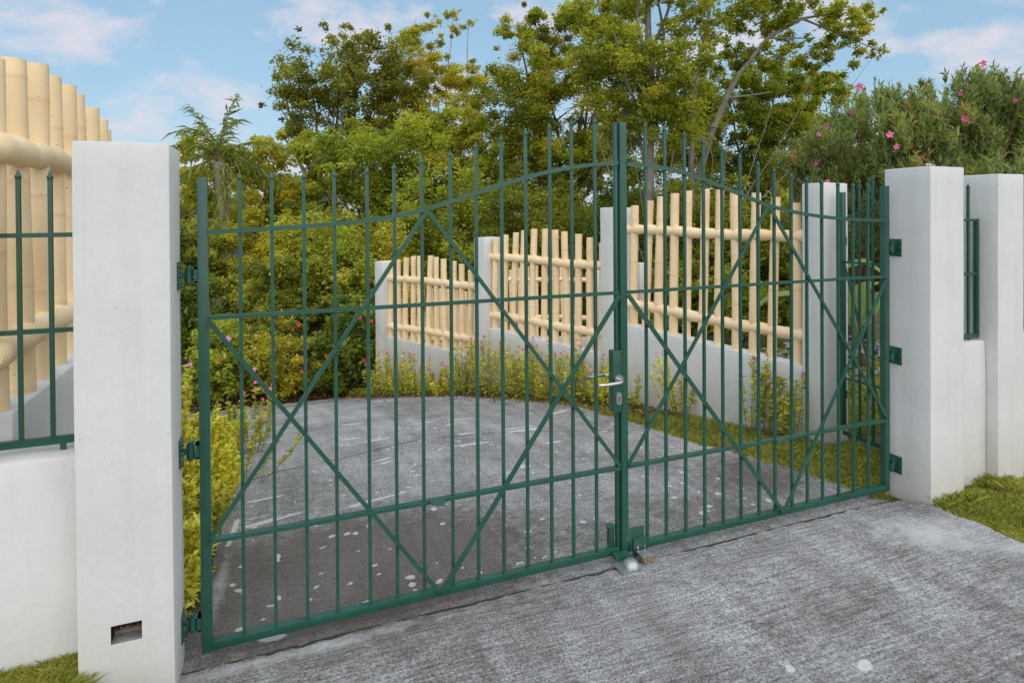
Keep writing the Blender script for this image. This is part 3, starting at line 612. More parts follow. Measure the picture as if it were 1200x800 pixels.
# second bamboo fence farther down the slope
bp_ = [at(752, 308, 12.3), at(701, 317, 12.3), at(577, 325, 12.5), at(456, 352, 12.9)]
bl = ['distant white pillar seen between the nearest bamboo posts', 'distant white pillar right of the far bamboo fence', 'distant white pillar in the middle of the far bamboo fence', 'distant white pillar at the left end of the far bamboo fence']
for i, p in enumerate(bp_):
    o = bm_obj(block((-.12, -.12, -2.6), (.12, .12, 0), seg=.4, seed=50+i), 'fence_pillar', 'white'); o.location = p; tag(o, bl[i], 'pillar', 'white plastered pillars')
for i in (1, 2):
    a, b = bp_[i], bp_[i+1]; d_ = unit(a, b); Ln = (b-a).xy.length; n = 11; ss = [.2+(Ln-.4)*k/(n-1) for k in range(n)]
    zt = b.z+.10 if i == 2 else b.z+.08
    tops_ = [zt+.16*math.sin(math.pi*(k+.6)/(n+.2)) for k in range(n)]
    panel(['', 'far bamboo panel behind the middle bamboo panel', 'far bamboo panel behind the lowest bamboo panel, smallest of all'][i], (a.x, a.y), d_, 0, (ss, ss), tops_, (zt-1.25, zt-1.25), [(.1, zt-.12, Ln-.1, zt-.12), (.1, zt-.86, Ln-.1, zt-.86)], 60+i, .04)
    bm = block((.12, -.08, -1.5), (Ln-.12, .08, 0), seg=.3, seed=70+i)
    for v in bm.verts: u, w, z = v.co; v.co = Vector((u*d_[0]+w*d_[1], u*d_[1]-w*d_[0], z))
    bmesh.ops.reverse_faces(bm, faces=bm.faces[:]); o = bm_obj(bm, 'fence_wall', 'wallcap'); o.location = (a.x, a.y, zt-1.24)
    tag(o, ['', 'distant white wall base under the upper far bamboo panel', 'distant white wall base under the lower far bamboo panel'][i], 'wall', 'low white walls')

# ------------------------------------------------------------------ foliage tools
def leaves(P, size, aspect=.5, up=.5, droop=0., dirs=None, seed=0, bend=.25):
    """P (n,3) leaf positions -> verts, quads, tint ; each leaf a folded diamond"""
    r = np.random.default_rng(seed); n = len(P)
    ax = r.normal(size=(n, 3)); ax[:, 2] = ax[:, 2]*.6-droop
    if dirs is not None: ax = ax*.55+dirs
    ax /= np.linalg.norm(ax, axis=1)[:, None]+1e-9
    nn = r.normal(size=(n, 3)); nn[:, 2] = np.abs(nn[:, 2])+up*1.6
    sd = np.cross(nn, ax); sd /= np.linalg.norm(sd, axis=1)[:, None]+1e-9; nn = np.cross(ax, sd)
    s = size*r.uniform(.5, 1.5, n)[:, None]
    b = P-ax*s*.1; t = P+ax*s*.9-nn*s*bend*.5; mid = P+ax*s*.38
    l = mid+sd*s*aspect*.5+nn*s*.08; q = mid-sd*s*aspect*.5+nn*s*.08
    V = np.stack([b, q, t, l], 1).reshape(-1, 3); Fq = np.arange(4*n).reshape(n, 4)
    return V, Fq
def crown_points(blobs_, n, clump=.22, nc=60, seed=0, shell=.55, flat=.75):
    """blobs_: list of (centre Vector, rx, ry, rz, weight). Clumps on a noisy shell, leaves gathered round them"""
    r = np.random.default_rng(seed); w = np.array([b[4]*b[1]*b[3] for b in blobs_]); w = w/w.sum(); P = []; T = []
    for (c, rx, ry, rz, _), wi in zip(blobs_, w):
        m = max(16, int(nc*wi)); k = max(10, int(n*wi))
        dd = r.normal(size=(m, 3)); dd /= np.linalg.norm(dd, axis=1)[:, None]
        rad = shell+(1.02-shell)*r.random(m)**.6
        wisp = r.random(m) < .22; rad = np.where(wisp, r.uniform(.98, 1.18, m), rad)
        C = np.array(c)+dd*rad[:, None]*np.array([rx, ry, rz]); cs = r.uniform(.6, 1.5, m)*clump*(rx+rz)/2*np.where(wisp, .6, 1.12)
        pw = cs**1.6; idx = r.choice(m, k, p=pw/pw.sum()); off = r.normal(size=(k, 3)); off /= np.linalg.norm(off, axis=1)[:, None]; off *= (r.random(k)**.6*(1+.5*(r.random(k) < .18)))[:, None]
        off[:, 2] *= flat
        P.append(C[idx]+off*cs[idx][:, None]); ct = r.normal(0, .22, m); T.append(np.clip(.45+ct[idx]+r.normal(0, .13, k)+(r.random(k) < .04)*.35, 0, 1))
    return np.concatenate(P), np.concatenate(T)
def px_blob(u, v, Z, ru, rv, w=1., depth=None):
    c = at(u, v, Z); k = Z/738.79; return (c, ru*k, depth if depth else max(ru, rv)*k*.85, rv*k, w)
def limb(mb, a, b, r0, r1, n=7, wob=.05, seed=0):
    r = random.Random(seed); a = Vector(a); b = Vector(b); Ln = (b-a).length; pts = []; off = Vector((0, 0, 0))
    for i in range(n+1):
        t = i/n; off = off+Vector((r.uniform(-1, 1), r.uniform(-1, 1), r.uniform(-.5, .5)))*wob*Ln*.18
        pts.append(a.lerp(b, t)+off*math.sin(t*math.pi)+Vector((0, 0, 0)))
    mb.tube(pts, [r0+(r1-r0)*i/n for i in range(n+1)], 8); return pts
def tree(name, label, cat_, group, base, blobs_, n, size, m, bark='dbark', trunk_r=.14, clump=.25, nc=60, limbs=8, seed=0, aspect=.5, droop=0., up=.5, shell=.45, flat=.75, extra=None, fork=.45):
    t = thing(name, label, cat_, group, tuple(base)); B = Vector(base)
    P, T = crown_points([(Vector(b[0])-B, *b[1:]) for b in blobs_], n, clump, nc, seed, shell, flat)
    V, Fq = leaves(P, size, aspect, up, droop, None, seed)
    link('crown', np_mesh('crown', V, Fq, m, T), t)
    mb = MB(); r = random.Random(seed); cs = sorted(blobs_, key=lambda b: -b[1]*b[3]); top = Vector(cs[0][0])-B; f = top*fork; f.x = top.x*.5; f.y = top.y*.5
    limb(mb, (0, 0, -.2), f, trunk_r, trunk_r*.65, 8, .04, seed)
    for i in range(limbs):
        b = blobs_[i % len(blobs_)]; c = Vector(b[0])-B+Vector((r.uniform(-.6, .6)*b[1], r.uniform(-.5, .5)*b[2], r.uniform(-.5, .3)*b[3]))
        s = f*r.uniform(.75, 1.0); pts = limb(mb, s, c, trunk_r*.42, trunk_r*.08, 7, .12, seed*31+i)
        for j in range(3):
            q = pts[3+j]; limb(mb, q, q+Vector((r.uniform(-1, 1), r.uniform(-1, 1), r.uniform(-.4, .7)))*b[1]*.42, trunk_r*.14, trunk_r*.03, 4, .15, seed*77+i*5+j)
    if extra: extra(mb, B)
    mb.build('trunk', bark, t, True); return t

M['l_olive'] = leaf_mat('leaf_olive', (0.155, 0.17, 0.03), (0.38, 0.38, 0.07), (0.56, 0.38, 0.08))
M['l_yellow'] = leaf_mat('leaf_yellow_green', (0.23, 0.23, 0.03), (0.64, 0.58, 0.06), (0.72, 0.52, 0.06))
M['l_bright'] = leaf_mat('leaf_bright_green', (0.165, 0.21, 0.03), (0.48, 0.52, 0.065), (0.6, 0.5, 0.08))
M['l_mid'] = leaf_mat('leaf_mid_green', (0.13, 0.16, 0.026), (0.38, 0.4, 0.06), (0.52, 0.42, 0.08))
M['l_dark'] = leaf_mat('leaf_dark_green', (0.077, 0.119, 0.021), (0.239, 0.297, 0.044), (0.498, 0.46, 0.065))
M['l_grey'] = leaf_mat('leaf_grey_green', (0.16, 0.2, 0.08), (0.37, 0.43, 0.15), (0.52, 0.32, 0.14), rough=.45)
M['l_gold'] = leaf_mat('leaf_golden', (0.48, 0.5, 0.04), (0.9, 0.82, 0.14), (0.92, 0.66, 0.09), trans=.3)
M['l_lime'] = leaf_mat('leaf_lime', (0.26, 0.31, 0.05), (0.62, 0.6, 0.1), (0.82, 0.62, 0.08), trans=.3)
M['l_fresh'] = leaf_mat('leaf_fresh', (0.17, 0.2, 0.028), (0.48, 0.49, 0.06), (0.6, 0.48, 0.07))
M['l_palm'] = leaf_mat('leaf_palm', (0.14, 0.18, 0.04), (0.32, 0.36, 0.08), (0.45, 0.36, 0.12))
M['l_grass'] = leaf_mat('leaf_grass', (0.17, 0.2, 0.03), (0.42, 0.42, 0.08), (0.56, 0.42, 0.14), trans=.25)
M['l_litter'] = leaf_mat('dead_leaf', (.09, .045, .02), (.26, .14, .055), (.36, .25, .10), trans=.1)
M['l_banana'] = leaf_mat('leaf_banana', (.16, .24, .06), (.34, .42, .16), trans=.4)

GTREE = 'trees beyond the driveway'
def gb_(u, v, Z):                                     # foot on the terrain straight below a sight line
    p = at(u, v, Z); return (p.x, p.y, float(g(p.y))-.05)
tree('tree', 'dark olive tall tree with sky showing through, at the upper left', 'tree', GTREE, gb_(385, 300, 22),
     [px_blob(395, 95, 22, 70, 55), px_blob(450, 80, 22, 55, 45), px_blob(350, 120, 22, 40, 40, .8), px_blob(475, 135, 22, 50, 50), px_blob(400, 45, 22, 42, 14, .7), px_blob(335, 85, 22, 24, 22, .5), px_blob(330, 160, 21, 30, 40, .6), px_blob(415, 160, 22, 60, 35, .8)],
     36000, .12, 'l_olive', 'bark', .2, .16, 300, 16, 1, shell=.12)
tree('tree', 'light yellow green feathery tree rising left of the big central tree', 'tree', GTREE, gb_(520, 300, 24),
     [px_blob(490, 45, 24, 35, 25, .7), px_blob(535, 28, 24, 26, 12, .5), px_blob(500, 85, 24, 40, 30), px_blob(545, 95, 24, 35, 30), px_blob(470, 140, 23, 45, 40), px_blob(530, 150, 23, 55, 40)],
     42000, .10, 'l_yellow', 'bark', .12, .18, 280, 12, 2, shell=.2)
tree('tree', 'bright green round headed tree left of centre behind the curved rail', 'tree', GTREE, gb_(440, 300, 17),
     [px_blob(430, 200, 17, 70, 55), px_blob(500, 190, 17, 60, 60), px_blob(400, 240, 16.5, 55, 60), px_blob(470, 260, 16.5, 70, 60), px_blob(380, 180, 17, 35, 30, .7), px_blob(545, 230, 17, 50, 60)],
     52000, .105, 'l_bright', 'dbark', .14, .24, 170, 12, 3)
tree('tree', 'big dense dark green tree in the middle behind the gate peak', 'tree', GTREE, gb_(640, 300, 18.5),
     [px_blob(740, 110, 19, 55, 55), px_blob(730, 30, 19, 45, 40, .7), px_blob(635, 75, 18.5, 60, 52), px_blob(690, 45, 18.5, 55, 45), px_blob(600, 135, 18, 55, 55), px_blob(665, 140, 18, 70, 60), px_blob(560, 170, 18, 45, 50), px_blob(610, 215, 17.5, 60, 60), px_blob(690, 215, 17.5, 55, 60), px_blob(615, 35, 18.5, 30, 26, .8)],
     110000, .09, 'l_fresh', 'dbark', .2, .17, 420, 14, 4)
def stems_E(mb, B):
    A = at(764, 300, 14)-B; A.z = -.1
    tw = [(757, 120), (706, 22), (695, -20)], [(760, 90), (746, 20), (752, -30)], [(764, 60), (785, 5), (795, -30)], [(758, 150), (735, 100), (720, 40)], [(768, 110), (778, 40), (765, -30)]
    top = at(762, 115, 14)-B; limb(mb, A, top, .135, .105, 9, .015, 3); limb(mb, top, at(758, -40, 14)-B, .10, .05, 6, .03, 5)
    for i, pts in enumerate(tw):
        q = at(pts[0][0], pts[0][1]+40, 14)-B
        for j, (u, v) in enumerate(pts):
            e = at(u, v, 14+(-.6 if i % 2 else .5)*j)-B; limb(mb, q, e, .062-.014*j, .048-.014*j, 5, .05, i*7+j); q = e
    limb(mb, at(752, 165, 14)-B, at(700, 60, 13.6)-B, .045, .025, 8, .04, 91); limb(mb, at(757, 190, 14)-B, at(728, 95, 13.8)-B, .05, .03, 8, .04, 92)
tree('tree', 'tall pale trunked tree with forking grey stems above the gate peak', 'tree', GTREE, gb_(762, 300, 14),
     [px_blob(720, 70, 13.6, 55, 40, .7), px_blob(790, 90, 13.6, 50, 40, .7), px_blob(700, 20, 14, 50, 28, .6), px_blob(820, 30, 14, 45, 30, .5), px_blob(770, 150, 14, 70, 30, .6), px_blob(760, -20, 14, 70, 30, .6), px_blob(730, 130, 13.5, 50, 25, .5)],
     34000, .085, 'l_fresh', 'bark', .05, .22, 340, 5, 5, shell=.2, extra=stems_E, fork=.3)
def stems_F(mb, B):
    A = at(812, 320, 16)-B; A.z = -.1
    p = [A, at(810, 200, 16)-B, at(812, 130, 16)-B, at(822, 60, 16)-B, at(838, -20, 16)-B]
    for i in range(4): limb(mb, p[i], p[i+1], .085-.014*i, .075-.014*i, 5, .02, 60+i)
    q = [at(836, 150, 15.6)-B, at(862, 92, 15.6)-B, at(900, 45, 15.6)-B, at(940, 22, 15.6)-B, at(985, 14, 15.6)-B]
    for i in range(4): limb(mb, q[i], q[i+1], .078-.015*i, .066-.015*i, 6, .04, 70+i)
    limb(mb, at(815, 220, 16)-B, q[0], .08, .075, 5, .02, 80); limb(mb, q[0].lerp(q[1], .6), at(905, 108, 15.4)-B, .035, .012, 8, .05, 81); limb(mb, q[2], at(955, 45, 15.6)-B, .03, .012, 5, .06, 82); limb(mb, q[3], at(1030, 60, 15.6)-B, .03, .01, 6, .05, 83)
tree('tree', 'leaning pale tree whose bare arching limb crosses the sky right of centre', 'tree', GTREE, gb_(812, 320, 16),
     [px_blob(930, 18, 15.6, 60, 20, .6), px_blob(990, 40, 15.6, 45, 18, .4), px_blob(1015, 62, 15.6, 22, 14, .25), px_blob(880, 15, 15.6, 45, 22, .5), px_blob(858, 60, 16, 30, 40, .35), px_blob(955, 60, 15.6, 40, 14, .3), px_blob(960, 88, 15.6, 45, 16, .4), px_blob(1000, 20, 15.6, 40, 16, .4), px_blob(900, 70, 15.8, 40, 22, .4), px_blob(880, -10, 15.6, 60, 22, .5)],
     22000, .09, 'l_fresh', 'bark', .04, .18, 200, 5, 6, shell=.2, extra=stems_F, fork=.3)
tree('tree', 'dense mid green tree right of centre beneath the arching limb', 'tree', GTREE, gb_(900, 300, 18),
     [px_blob(850, 110, 18, 50, 40), px_blob(800, 130, 18.5, 50, 50), px_blob(915, 115, 18, 60, 45), px_blob(960, 125, 18, 42, 45), px_blob(870, 160, 17.5, 50, 50), px_blob(930, 180, 17.5, 60, 50), px_blob(825, 190, 17.5, 50, 55), px_blob(890, 90, 18, 40, 26, .8)],
     84000, .09, 'l_bright', 'dbark', .16, .17, 330, 10, 7)
tree('tree', 'yellowish scrubby tree with bare twigs behind the palm', 'tree', GTREE, gb_(300, 300, 17.5),
     [px_blob(300, 190, 17.5, 45, 35), px_blob(340, 200, 17.5, 40, 45), px_blob(235, 190, 17, 30, 40), px_blob(280, 240, 17, 55, 40), px_blob(345, 250, 17, 40, 45), px_blob(225, 250, 17, 28, 50)],
     26000, .11, 'l_yellow', 'bark', .12, .24, 120, 16, 8)
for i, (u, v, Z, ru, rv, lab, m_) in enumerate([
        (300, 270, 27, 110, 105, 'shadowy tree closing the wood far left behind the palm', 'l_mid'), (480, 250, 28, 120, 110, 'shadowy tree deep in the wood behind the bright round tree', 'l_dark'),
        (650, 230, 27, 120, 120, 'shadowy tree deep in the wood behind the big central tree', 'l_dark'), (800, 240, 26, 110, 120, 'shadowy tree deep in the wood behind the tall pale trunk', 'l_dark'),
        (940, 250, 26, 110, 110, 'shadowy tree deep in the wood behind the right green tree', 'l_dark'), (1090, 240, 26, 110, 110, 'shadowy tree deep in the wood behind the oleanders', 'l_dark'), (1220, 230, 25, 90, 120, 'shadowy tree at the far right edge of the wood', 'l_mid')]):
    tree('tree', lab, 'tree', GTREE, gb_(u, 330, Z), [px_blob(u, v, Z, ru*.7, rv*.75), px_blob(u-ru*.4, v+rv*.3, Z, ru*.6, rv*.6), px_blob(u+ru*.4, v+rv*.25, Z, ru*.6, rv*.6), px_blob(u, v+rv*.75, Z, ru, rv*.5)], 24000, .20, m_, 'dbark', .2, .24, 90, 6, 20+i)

# oleanders
def oleander(label, base, blobs_, n, nf, seed):
    t = thing('oleander_bush', label, 'shrub', 'pink flowering oleanders', base); B = Vector(base); r = np.random.default_rng(seed); rr = random.Random(seed)
    bl_ = [(Vector(b[0])-B, *b[1:]) for b in blobs_]; nc = n//16
    P, T = crown_points(bl_, nc, .24, 260, seed, .30, 1.0)
    # each point is a twig end carrying a whorl of long narrow leaves
    root = np.array([0, 0, 0.3]); ax = P-root; ax /= np.linalg.norm(ax, axis=1)[:, None]; ax[:, 2] += .5; ax /= np.linalg.norm(ax, axis=1)[:, None]
    Pr = np.repeat(P, 16, 0); Ar = np.repeat(ax, 16, 0); Pr = Pr-Ar*r.uniform(0, .22, len(Pr))[:, None]
    V, Fq = leaves(Pr, .10, .18, .1, 0, Ar*.9, seed, .3)
    link('crown', np_mesh('crown', V, Fq, 'l_grey', np.clip(np.repeat(T, 16)+r.normal(0, .1, len(Pr)), 0, 1)), t)
    mb = MB()
    for i in range(46):
        q = P[rr.randrange(len(P))]; limb(mb, (rr.uniform(-.3, .3), rr.uniform(-.3, .3), -.1), Vector(q)*1.0, .022, .004, 6, .10, seed*9+i)
    mb.build('branches', 'twig', t, True)
    return t
OL1 = oleander('large grey green oleander with pink blooms above the right gate pillar', gb_(1110, 300, 9.2), [px_blob(1100, 160, 9.2, 60, 58), px_blob(1165, 140, 9.2, 55, 55), px_blob(1140, 112, 9.2, 42, 36), px_blob(1070, 170, 9, 45, 45), px_blob(1120, 220, 9, 90, 60), px_blob(1190, 170, 9, 40, 60), px_blob(1075, 115, 9.2, 20, 25, .5)], 60000, 10, 31)
OL2 = oleander('smaller oleander with reddish shoots left of the right gate pillar', gb_(985, 300, 10.2), [px_blob(985, 175, 10.2, 45, 50), px_blob(1030, 140, 10.2, 35, 45), px_blob(950, 200, 10.2, 35, 50), px_blob(1010, 220, 10, 50, 50), px_blob(975, 260, 10, 50, 40)], 36000, 6, 32)
def flower(parent, loc, s, m, seed=0):
    r = random.Random(seed); mb = MB(); ax = (CAM-Vector(loc)-Vector(parent.location)).normalized()+Vector((r.uniform(-.5, .5), r.uniform(-.5, .5), r.uniform(0, .6))); ax.normalize()
    u = ax.orthogonal().normalized(); w = ax.cross(u); c = Vector(loc)
    for k in range(5):
        a = k*2*math.pi/5+r.uniform(-.2, .2); d1 = u*math.cos(a)+w*math.sin(a); d2 = u*math.cos(a+.55)+w*math.sin(a+.55); d3 = u*math.cos(a-.55)+w*math.sin(a-.55)
        mb.add([c, c+d2*s*.7+ax*s*.22, c+d1*s*1.05+ax*s*.1, c+d3*s*.7+ax*s*.22], [(0, 1, 2, 3)])
    for k in range(4):
        a = k*1.57; d1 = u*math.cos(a)+w*math.sin(a); mb.add([c+ax*s*.1, c+d1*s*.45+ax*s*.5, c+(d1+w*.6)*s*.3+ax*s*.4], [(0, 1, 2)])
    return mb.build('flower', m, parent)
for i, (u, v, s) in enumerate([(1043, 158, 4.5), (1051, 172, 4), (1131, 139, 4.5), (1152, 75, 4.5), (1125, 110, 2.5), (1190, 118, 3)]):
    flower(OL1, at(u, v, 8.55)-Vector(OL1.location), s*8.55/738.79, 'pink2' if s > 3 else 'pink', i)
for i, (u, v, s) in enumerate([(960, 157, 3.5), (969, 149, 2.5), (956, 192, 2.5), (998, 132, 2.5), (970, 213, 3), (1007, 102, 5)]):
    flower(OL2, at(u, v, 9.6)-Vector(OL2.location), s*9.6/738.79, 'pink2' if i in (0, 4, 5) else 'pink', 40+i)

# coconut palm
pb = gb_(268, 340, 15); pt = thing('coconut_palm', 'coconut palm with drooping brownish fronds behind the left gate post', 'palm', None, pb); B = Vector(pb)
top = at(256, 190, 15)-B; mb = MB(); limb(mb, at(272, 345, 15)-B+Vector((0, 0, -2.5)), at(268, 300, 15)-B, .11, .10, 6, .01, 4); limb(mb, at(268, 300, 15)-B, top, .10, .13, 8, .02, 5); mb.build('trunk', 'bark', pt, True)
for i in range(15):
    rr = random.Random(100+i); a = rr.uniform(0, 6.28) if i > 7 else (2.8, .1, 2.75, -.2, 1.2, 4.2, 3.3, .4)[i]; el = rr.uniform(-1.3, .2) if i > 9 else (1.35, 1.5, .75, .75, 1.2, 1.0, .25, .35, .6, .6)[i]; Ln = rr.uniform(1.35, 1.75) if i < 10 else 1.6; dr = (.35, .25, .75, .8, .6, .9, 1.0, 1.0, .9, .9)[i] if i < 10 else rr.uniform(.2, .6)
    h = Vector((math.cos(a), math.sin(a), 0)); pts = []; p = top+Vector((0, 0, .1)); e_ = el
    for k in range(12): pts.append(p.copy()); p = p+(h*math.cos(e_)+Vector((0, 0, math.sin(e_))))*Ln/11; e_ -= dr*.16
    fr = MB().tube(pts, [.02*(1-k/13) for k in range(12)], 5).build('frond', 'stem', pt)
    Pp = []; Dd = []
    sd = h.cross(Vector((0, 0, 1)))
    for k in range(44):
        t = .1+.9*k/44; j = min(10, int(t*11)); q = pts[j].lerp(pts[j+1], t*11-j); dd = (pts[j+1]-pts[j]).normalized()
        for sg in (-1, 1):
            Pp.append(q); Dd.append(sd*sg*.85+dd*.6+Vector((0, 0, -.25 if i < 10 else -.7)))
    V, Fq = leaves(np.array(Pp), .34, .11, .2, .2, np.array(Dd)*1.6, i, .5)
    link('leaflets', np_mesh('leaflets', V, Fq, 'l_palm', np.clip(rng.normal(.35 if el > 0 else .75, .2, len(Pp)), 0, 1)), fr)

# bushes: the mass between the driveway and the trees
GB = 'bushes along the far side of the driveway'
def bush(label, u, v, Z, ru, rv, n, size, m, seed, group=GB, fl=None, name='bush', aspect=.5, clump=.26, nc=70):
    p = at(u, v, Z); base = (p.x, p.y, float(g(p.y))-.02); B = Vector(base)
    bl_ = [px_blob(u, v, Z, ru, rv), px_blob(u-ru*.45, v+rv*.35, Z, ru*.6, rv*.6), px_blob(u+ru*.45, v+rv*.3, Z-.2, ru*.6, rv*.6), px_blob(u+ru*.1, v+rv*.6, Z-.2, ru*.8, rv*.5)]
    t = tree(name, label, 'shrub', group, base, bl_, n, size, m, 'dbark', .045, clump, nc, 10, seed, aspect, shell=.3, fork=.3)
    if fl:
        for i, (fu, fv, fs, fm) in enumerate(fl): flower(t, at(fu, fv, Z-max(ru, rv)*Z/738.79*.8)-B, fs*.62*(Z-.6)/738.79, fm, seed*10+i)
    return t
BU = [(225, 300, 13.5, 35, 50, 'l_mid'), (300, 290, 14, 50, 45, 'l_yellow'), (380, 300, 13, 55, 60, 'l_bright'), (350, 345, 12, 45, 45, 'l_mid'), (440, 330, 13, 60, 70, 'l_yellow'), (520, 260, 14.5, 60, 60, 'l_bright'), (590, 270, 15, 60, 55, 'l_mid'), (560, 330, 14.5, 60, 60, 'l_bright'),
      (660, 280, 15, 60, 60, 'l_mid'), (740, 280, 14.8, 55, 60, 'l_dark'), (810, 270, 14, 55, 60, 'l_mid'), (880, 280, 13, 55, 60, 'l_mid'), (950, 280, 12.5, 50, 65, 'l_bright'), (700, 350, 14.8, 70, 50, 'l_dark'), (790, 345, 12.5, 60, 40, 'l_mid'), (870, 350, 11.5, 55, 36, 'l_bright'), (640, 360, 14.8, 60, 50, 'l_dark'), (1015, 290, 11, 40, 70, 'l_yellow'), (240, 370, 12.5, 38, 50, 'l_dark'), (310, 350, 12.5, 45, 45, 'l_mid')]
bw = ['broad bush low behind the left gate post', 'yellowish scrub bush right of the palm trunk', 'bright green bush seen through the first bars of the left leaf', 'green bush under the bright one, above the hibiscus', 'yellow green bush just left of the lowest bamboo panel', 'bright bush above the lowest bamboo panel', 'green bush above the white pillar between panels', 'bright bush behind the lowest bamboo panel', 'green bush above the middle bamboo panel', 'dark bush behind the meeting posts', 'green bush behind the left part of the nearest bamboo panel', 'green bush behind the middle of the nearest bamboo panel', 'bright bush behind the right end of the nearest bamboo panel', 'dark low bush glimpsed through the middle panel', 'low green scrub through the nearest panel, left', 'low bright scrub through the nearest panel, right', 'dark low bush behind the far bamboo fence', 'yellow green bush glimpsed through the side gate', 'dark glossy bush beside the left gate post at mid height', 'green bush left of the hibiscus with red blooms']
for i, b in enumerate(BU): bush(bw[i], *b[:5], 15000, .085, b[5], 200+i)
bush('dark glossy rounded hibiscus at the corner of the driveway left of the far pillar', 405, 400, 9.9, 34, 52, 10000, .085, 'l_dark', 301, fl=[(382, 417, 4, 'redp'), (421, 372, 5, 'redp'), (427, 422, 4, 'redp'), (435, 376, 4, 'redp'), (353, 435, 3, 'redp')], aspect=.7)
bush('yellow green hibiscus bush with red blooms in the middle of the far hedge', 330, 425, 9.8, 42, 34, 11000, .055, 'l_yellow', 302, fl=[(350, 380, 5, 'redp'), (343, 386, 3, 'redp'), (299, 408, 3, 'pink2'), (298, 416, 3, 'redp'), (353, 418, 3, 'redp'), (353, 435, 4, 'redp'), (300, 393, 3, 'pink2')])
bush('loose leaved hibiscus with red blooms at the left of the far hedge', 262, 420, 9.5, 36, 40, 7000, .07, 'l_bright', 303, fl=[(258, 423, 4, 'redp'), (262, 421, 3, 'redp'), (268, 396, 6, 'orch'), (297, 433, 5, 'orch'), (299, 448, 4, 'pink2')])
bush('pale green bush above the far hedge beside the palm trunk', 300, 385, 10.8, 45, 30, 9000, .07, 'l_mid', 304)
bush('leafy bush hanging left of the lowest pillar', 425, 345, 11.3, 30, 40, 9000, .075, 'l_bright', 305)

# banana leaves behind the side gate
bq = gb_(1022, 380, 7.4); bn = thing('banana_plant', 'banana plant with big arching pale leaves seen through the side gate', 'plant', None, bq); B = Vector(bq)
def big_leaf(pts, w, seed):
    pts = [Vector(p) for p in pts]; n = len(pts); V = []; Fq = []
    for i, p in enumerate(pts):
        t = i/(n-1); ww = w*math.sin(math.pi*min(1, t*.92+.08))**.6; d = (pts[min(i+1, n-1)]-pts[max(i-1, 0)]).normalized(); s = d.cross(Vector((0, 0, 1))).normalized()
        V += [p+s*ww-Vector((0, 0, ww*.35)), p, p-s*ww-Vector((0, 0, ww*.35))]
    for i in range(n-1): Fq += [(3*i, 3*i+1, 3*i+4, 3*i+3), (3*i+1, 3*i+2, 3*i+5, 3*i+4)]
    me = np_mesh('leaf', np.array([tuple(v) for v in V]), np.array(Fq), 'l_banana', np.full(len(Fq), .5+.1*(seed % 3))); me.shade_smooth(); return me
for i, uv in enumerate([[(990, 360), (985, 330), (995, 305), (1015, 302), (1035, 318), (1045, 350)], [(1010, 380), (1020, 350), (1032, 340), (1045, 350), (1055, 375)], [(985, 380), (972, 350), (960, 335), (945, 335), (935, 350)], [(1000, 380), (1003, 350), (1012, 330), (1030, 330)], [(880, 360), (905, 342), (925, 340), (940, 350)]]):
    pts = [at(u, v, 7.4+.06*k*(1 if i % 2 else -1))-B for k, (u, v) in enumerate(uv)]
    fine = [pts[int(t)].lerp(pts[min(int(t)+1, len(pts)-1)], t-int(t)) for t in np.linspace(0, len(pts)-1.001, 14)]
    link('leaf', big_leaf(fine, .16 if i < 2 else .12, i), bn)
mb = MB(); limb(mb, (0, 0, -.1), at(1000, 370, 7.4)-B, .07, .04, 5, .02, 3); mb.build('stem', 'stem', bn, True)

# flowering shrubs along the fence and in the left bed
def stem_plant(label, base, h, ns, spread, m, seed, nfl=3, fm='pink', group='yellow leaved flowering plants by the fence', ls=.032, lean=0, dens=26, cat_='flowering plant'):
    t = thing('flowering_plant', label, cat_, group, base); r = np.random.default_rng(seed); rr = random.Random(seed); mb = MB(); P = []; D = []; tops_ = []
    for i in range(ns):
        a = rr.uniform(0, 6.28); hh = h*rr.uniform(.55, 1.05); sp = spread*rr.random()**.5; b0 = Vector((math.cos(a)*sp*.35, math.sin(a)*sp*.35, 0)); e_ = Vector((math.cos(a)*sp+lean*hh, math.sin(a)*sp, hh))
        pts = [b0.lerp(e_, k/5)+Vector((math.cos(a), math.sin(a), 0))*sp*.15*math.sin(k/5*math.pi) for k in range(6)]; mb.tube(pts, [.0030*(1-k/7) for k in range(6)], 4, False); tops_.append(e_)
        m_ = int(dens*1.9*hh/h)
        for k in range(m_):
            tt = rr.uniform(.08, 1)**.8*5; j = min(4, int(tt)); q = pts[j].lerp(pts[j+1], tt-j); an = rr.uniform(0, 6.28); P.append(q); D.append(Vector((math.cos(an), math.sin(an), .45)))
    V, Fq = leaves(np.array(P), ls, .42, .5, 0, np.array(D), seed, .2); T = np.clip(r.normal(.5, .25, len(P)), 0, 1)
    mb.build('stems', 'stem', t); link('leaves', np_mesh('leaves', V, Fq, m, T), t)
    tops_.sort(key=lambda q: -q.z)
    for i in range(min(nfl, len(tops_))): flower(t, tops_[i]+Vector((0, 0, .010)), .016*rr.uniform(.8, 1.25), fm, seed+i)
    return t
pr = random.Random(77)
spots = []
def along(i, s, off): a, b = Vector(F[i]), Vector(F[i+1]); d_ = (b-a).normalized(); mm = Vector((-d_.y, d_.x)); q = a+d_*s+mm*off; return q
cnt = 0
wheres = ['nearest wall base, by the pillar', 'middle wall base', 'farthest wall base']
ords = ['first', 'second', 'third', 'fourth', 'fifth', 'sixth', 'seventh', 'eighth', 'ninth', 'tenth', 'eleventh', 'twelfth', 'thirteenth', 'fourteenth', 'fifteenth', 'sixteenth']
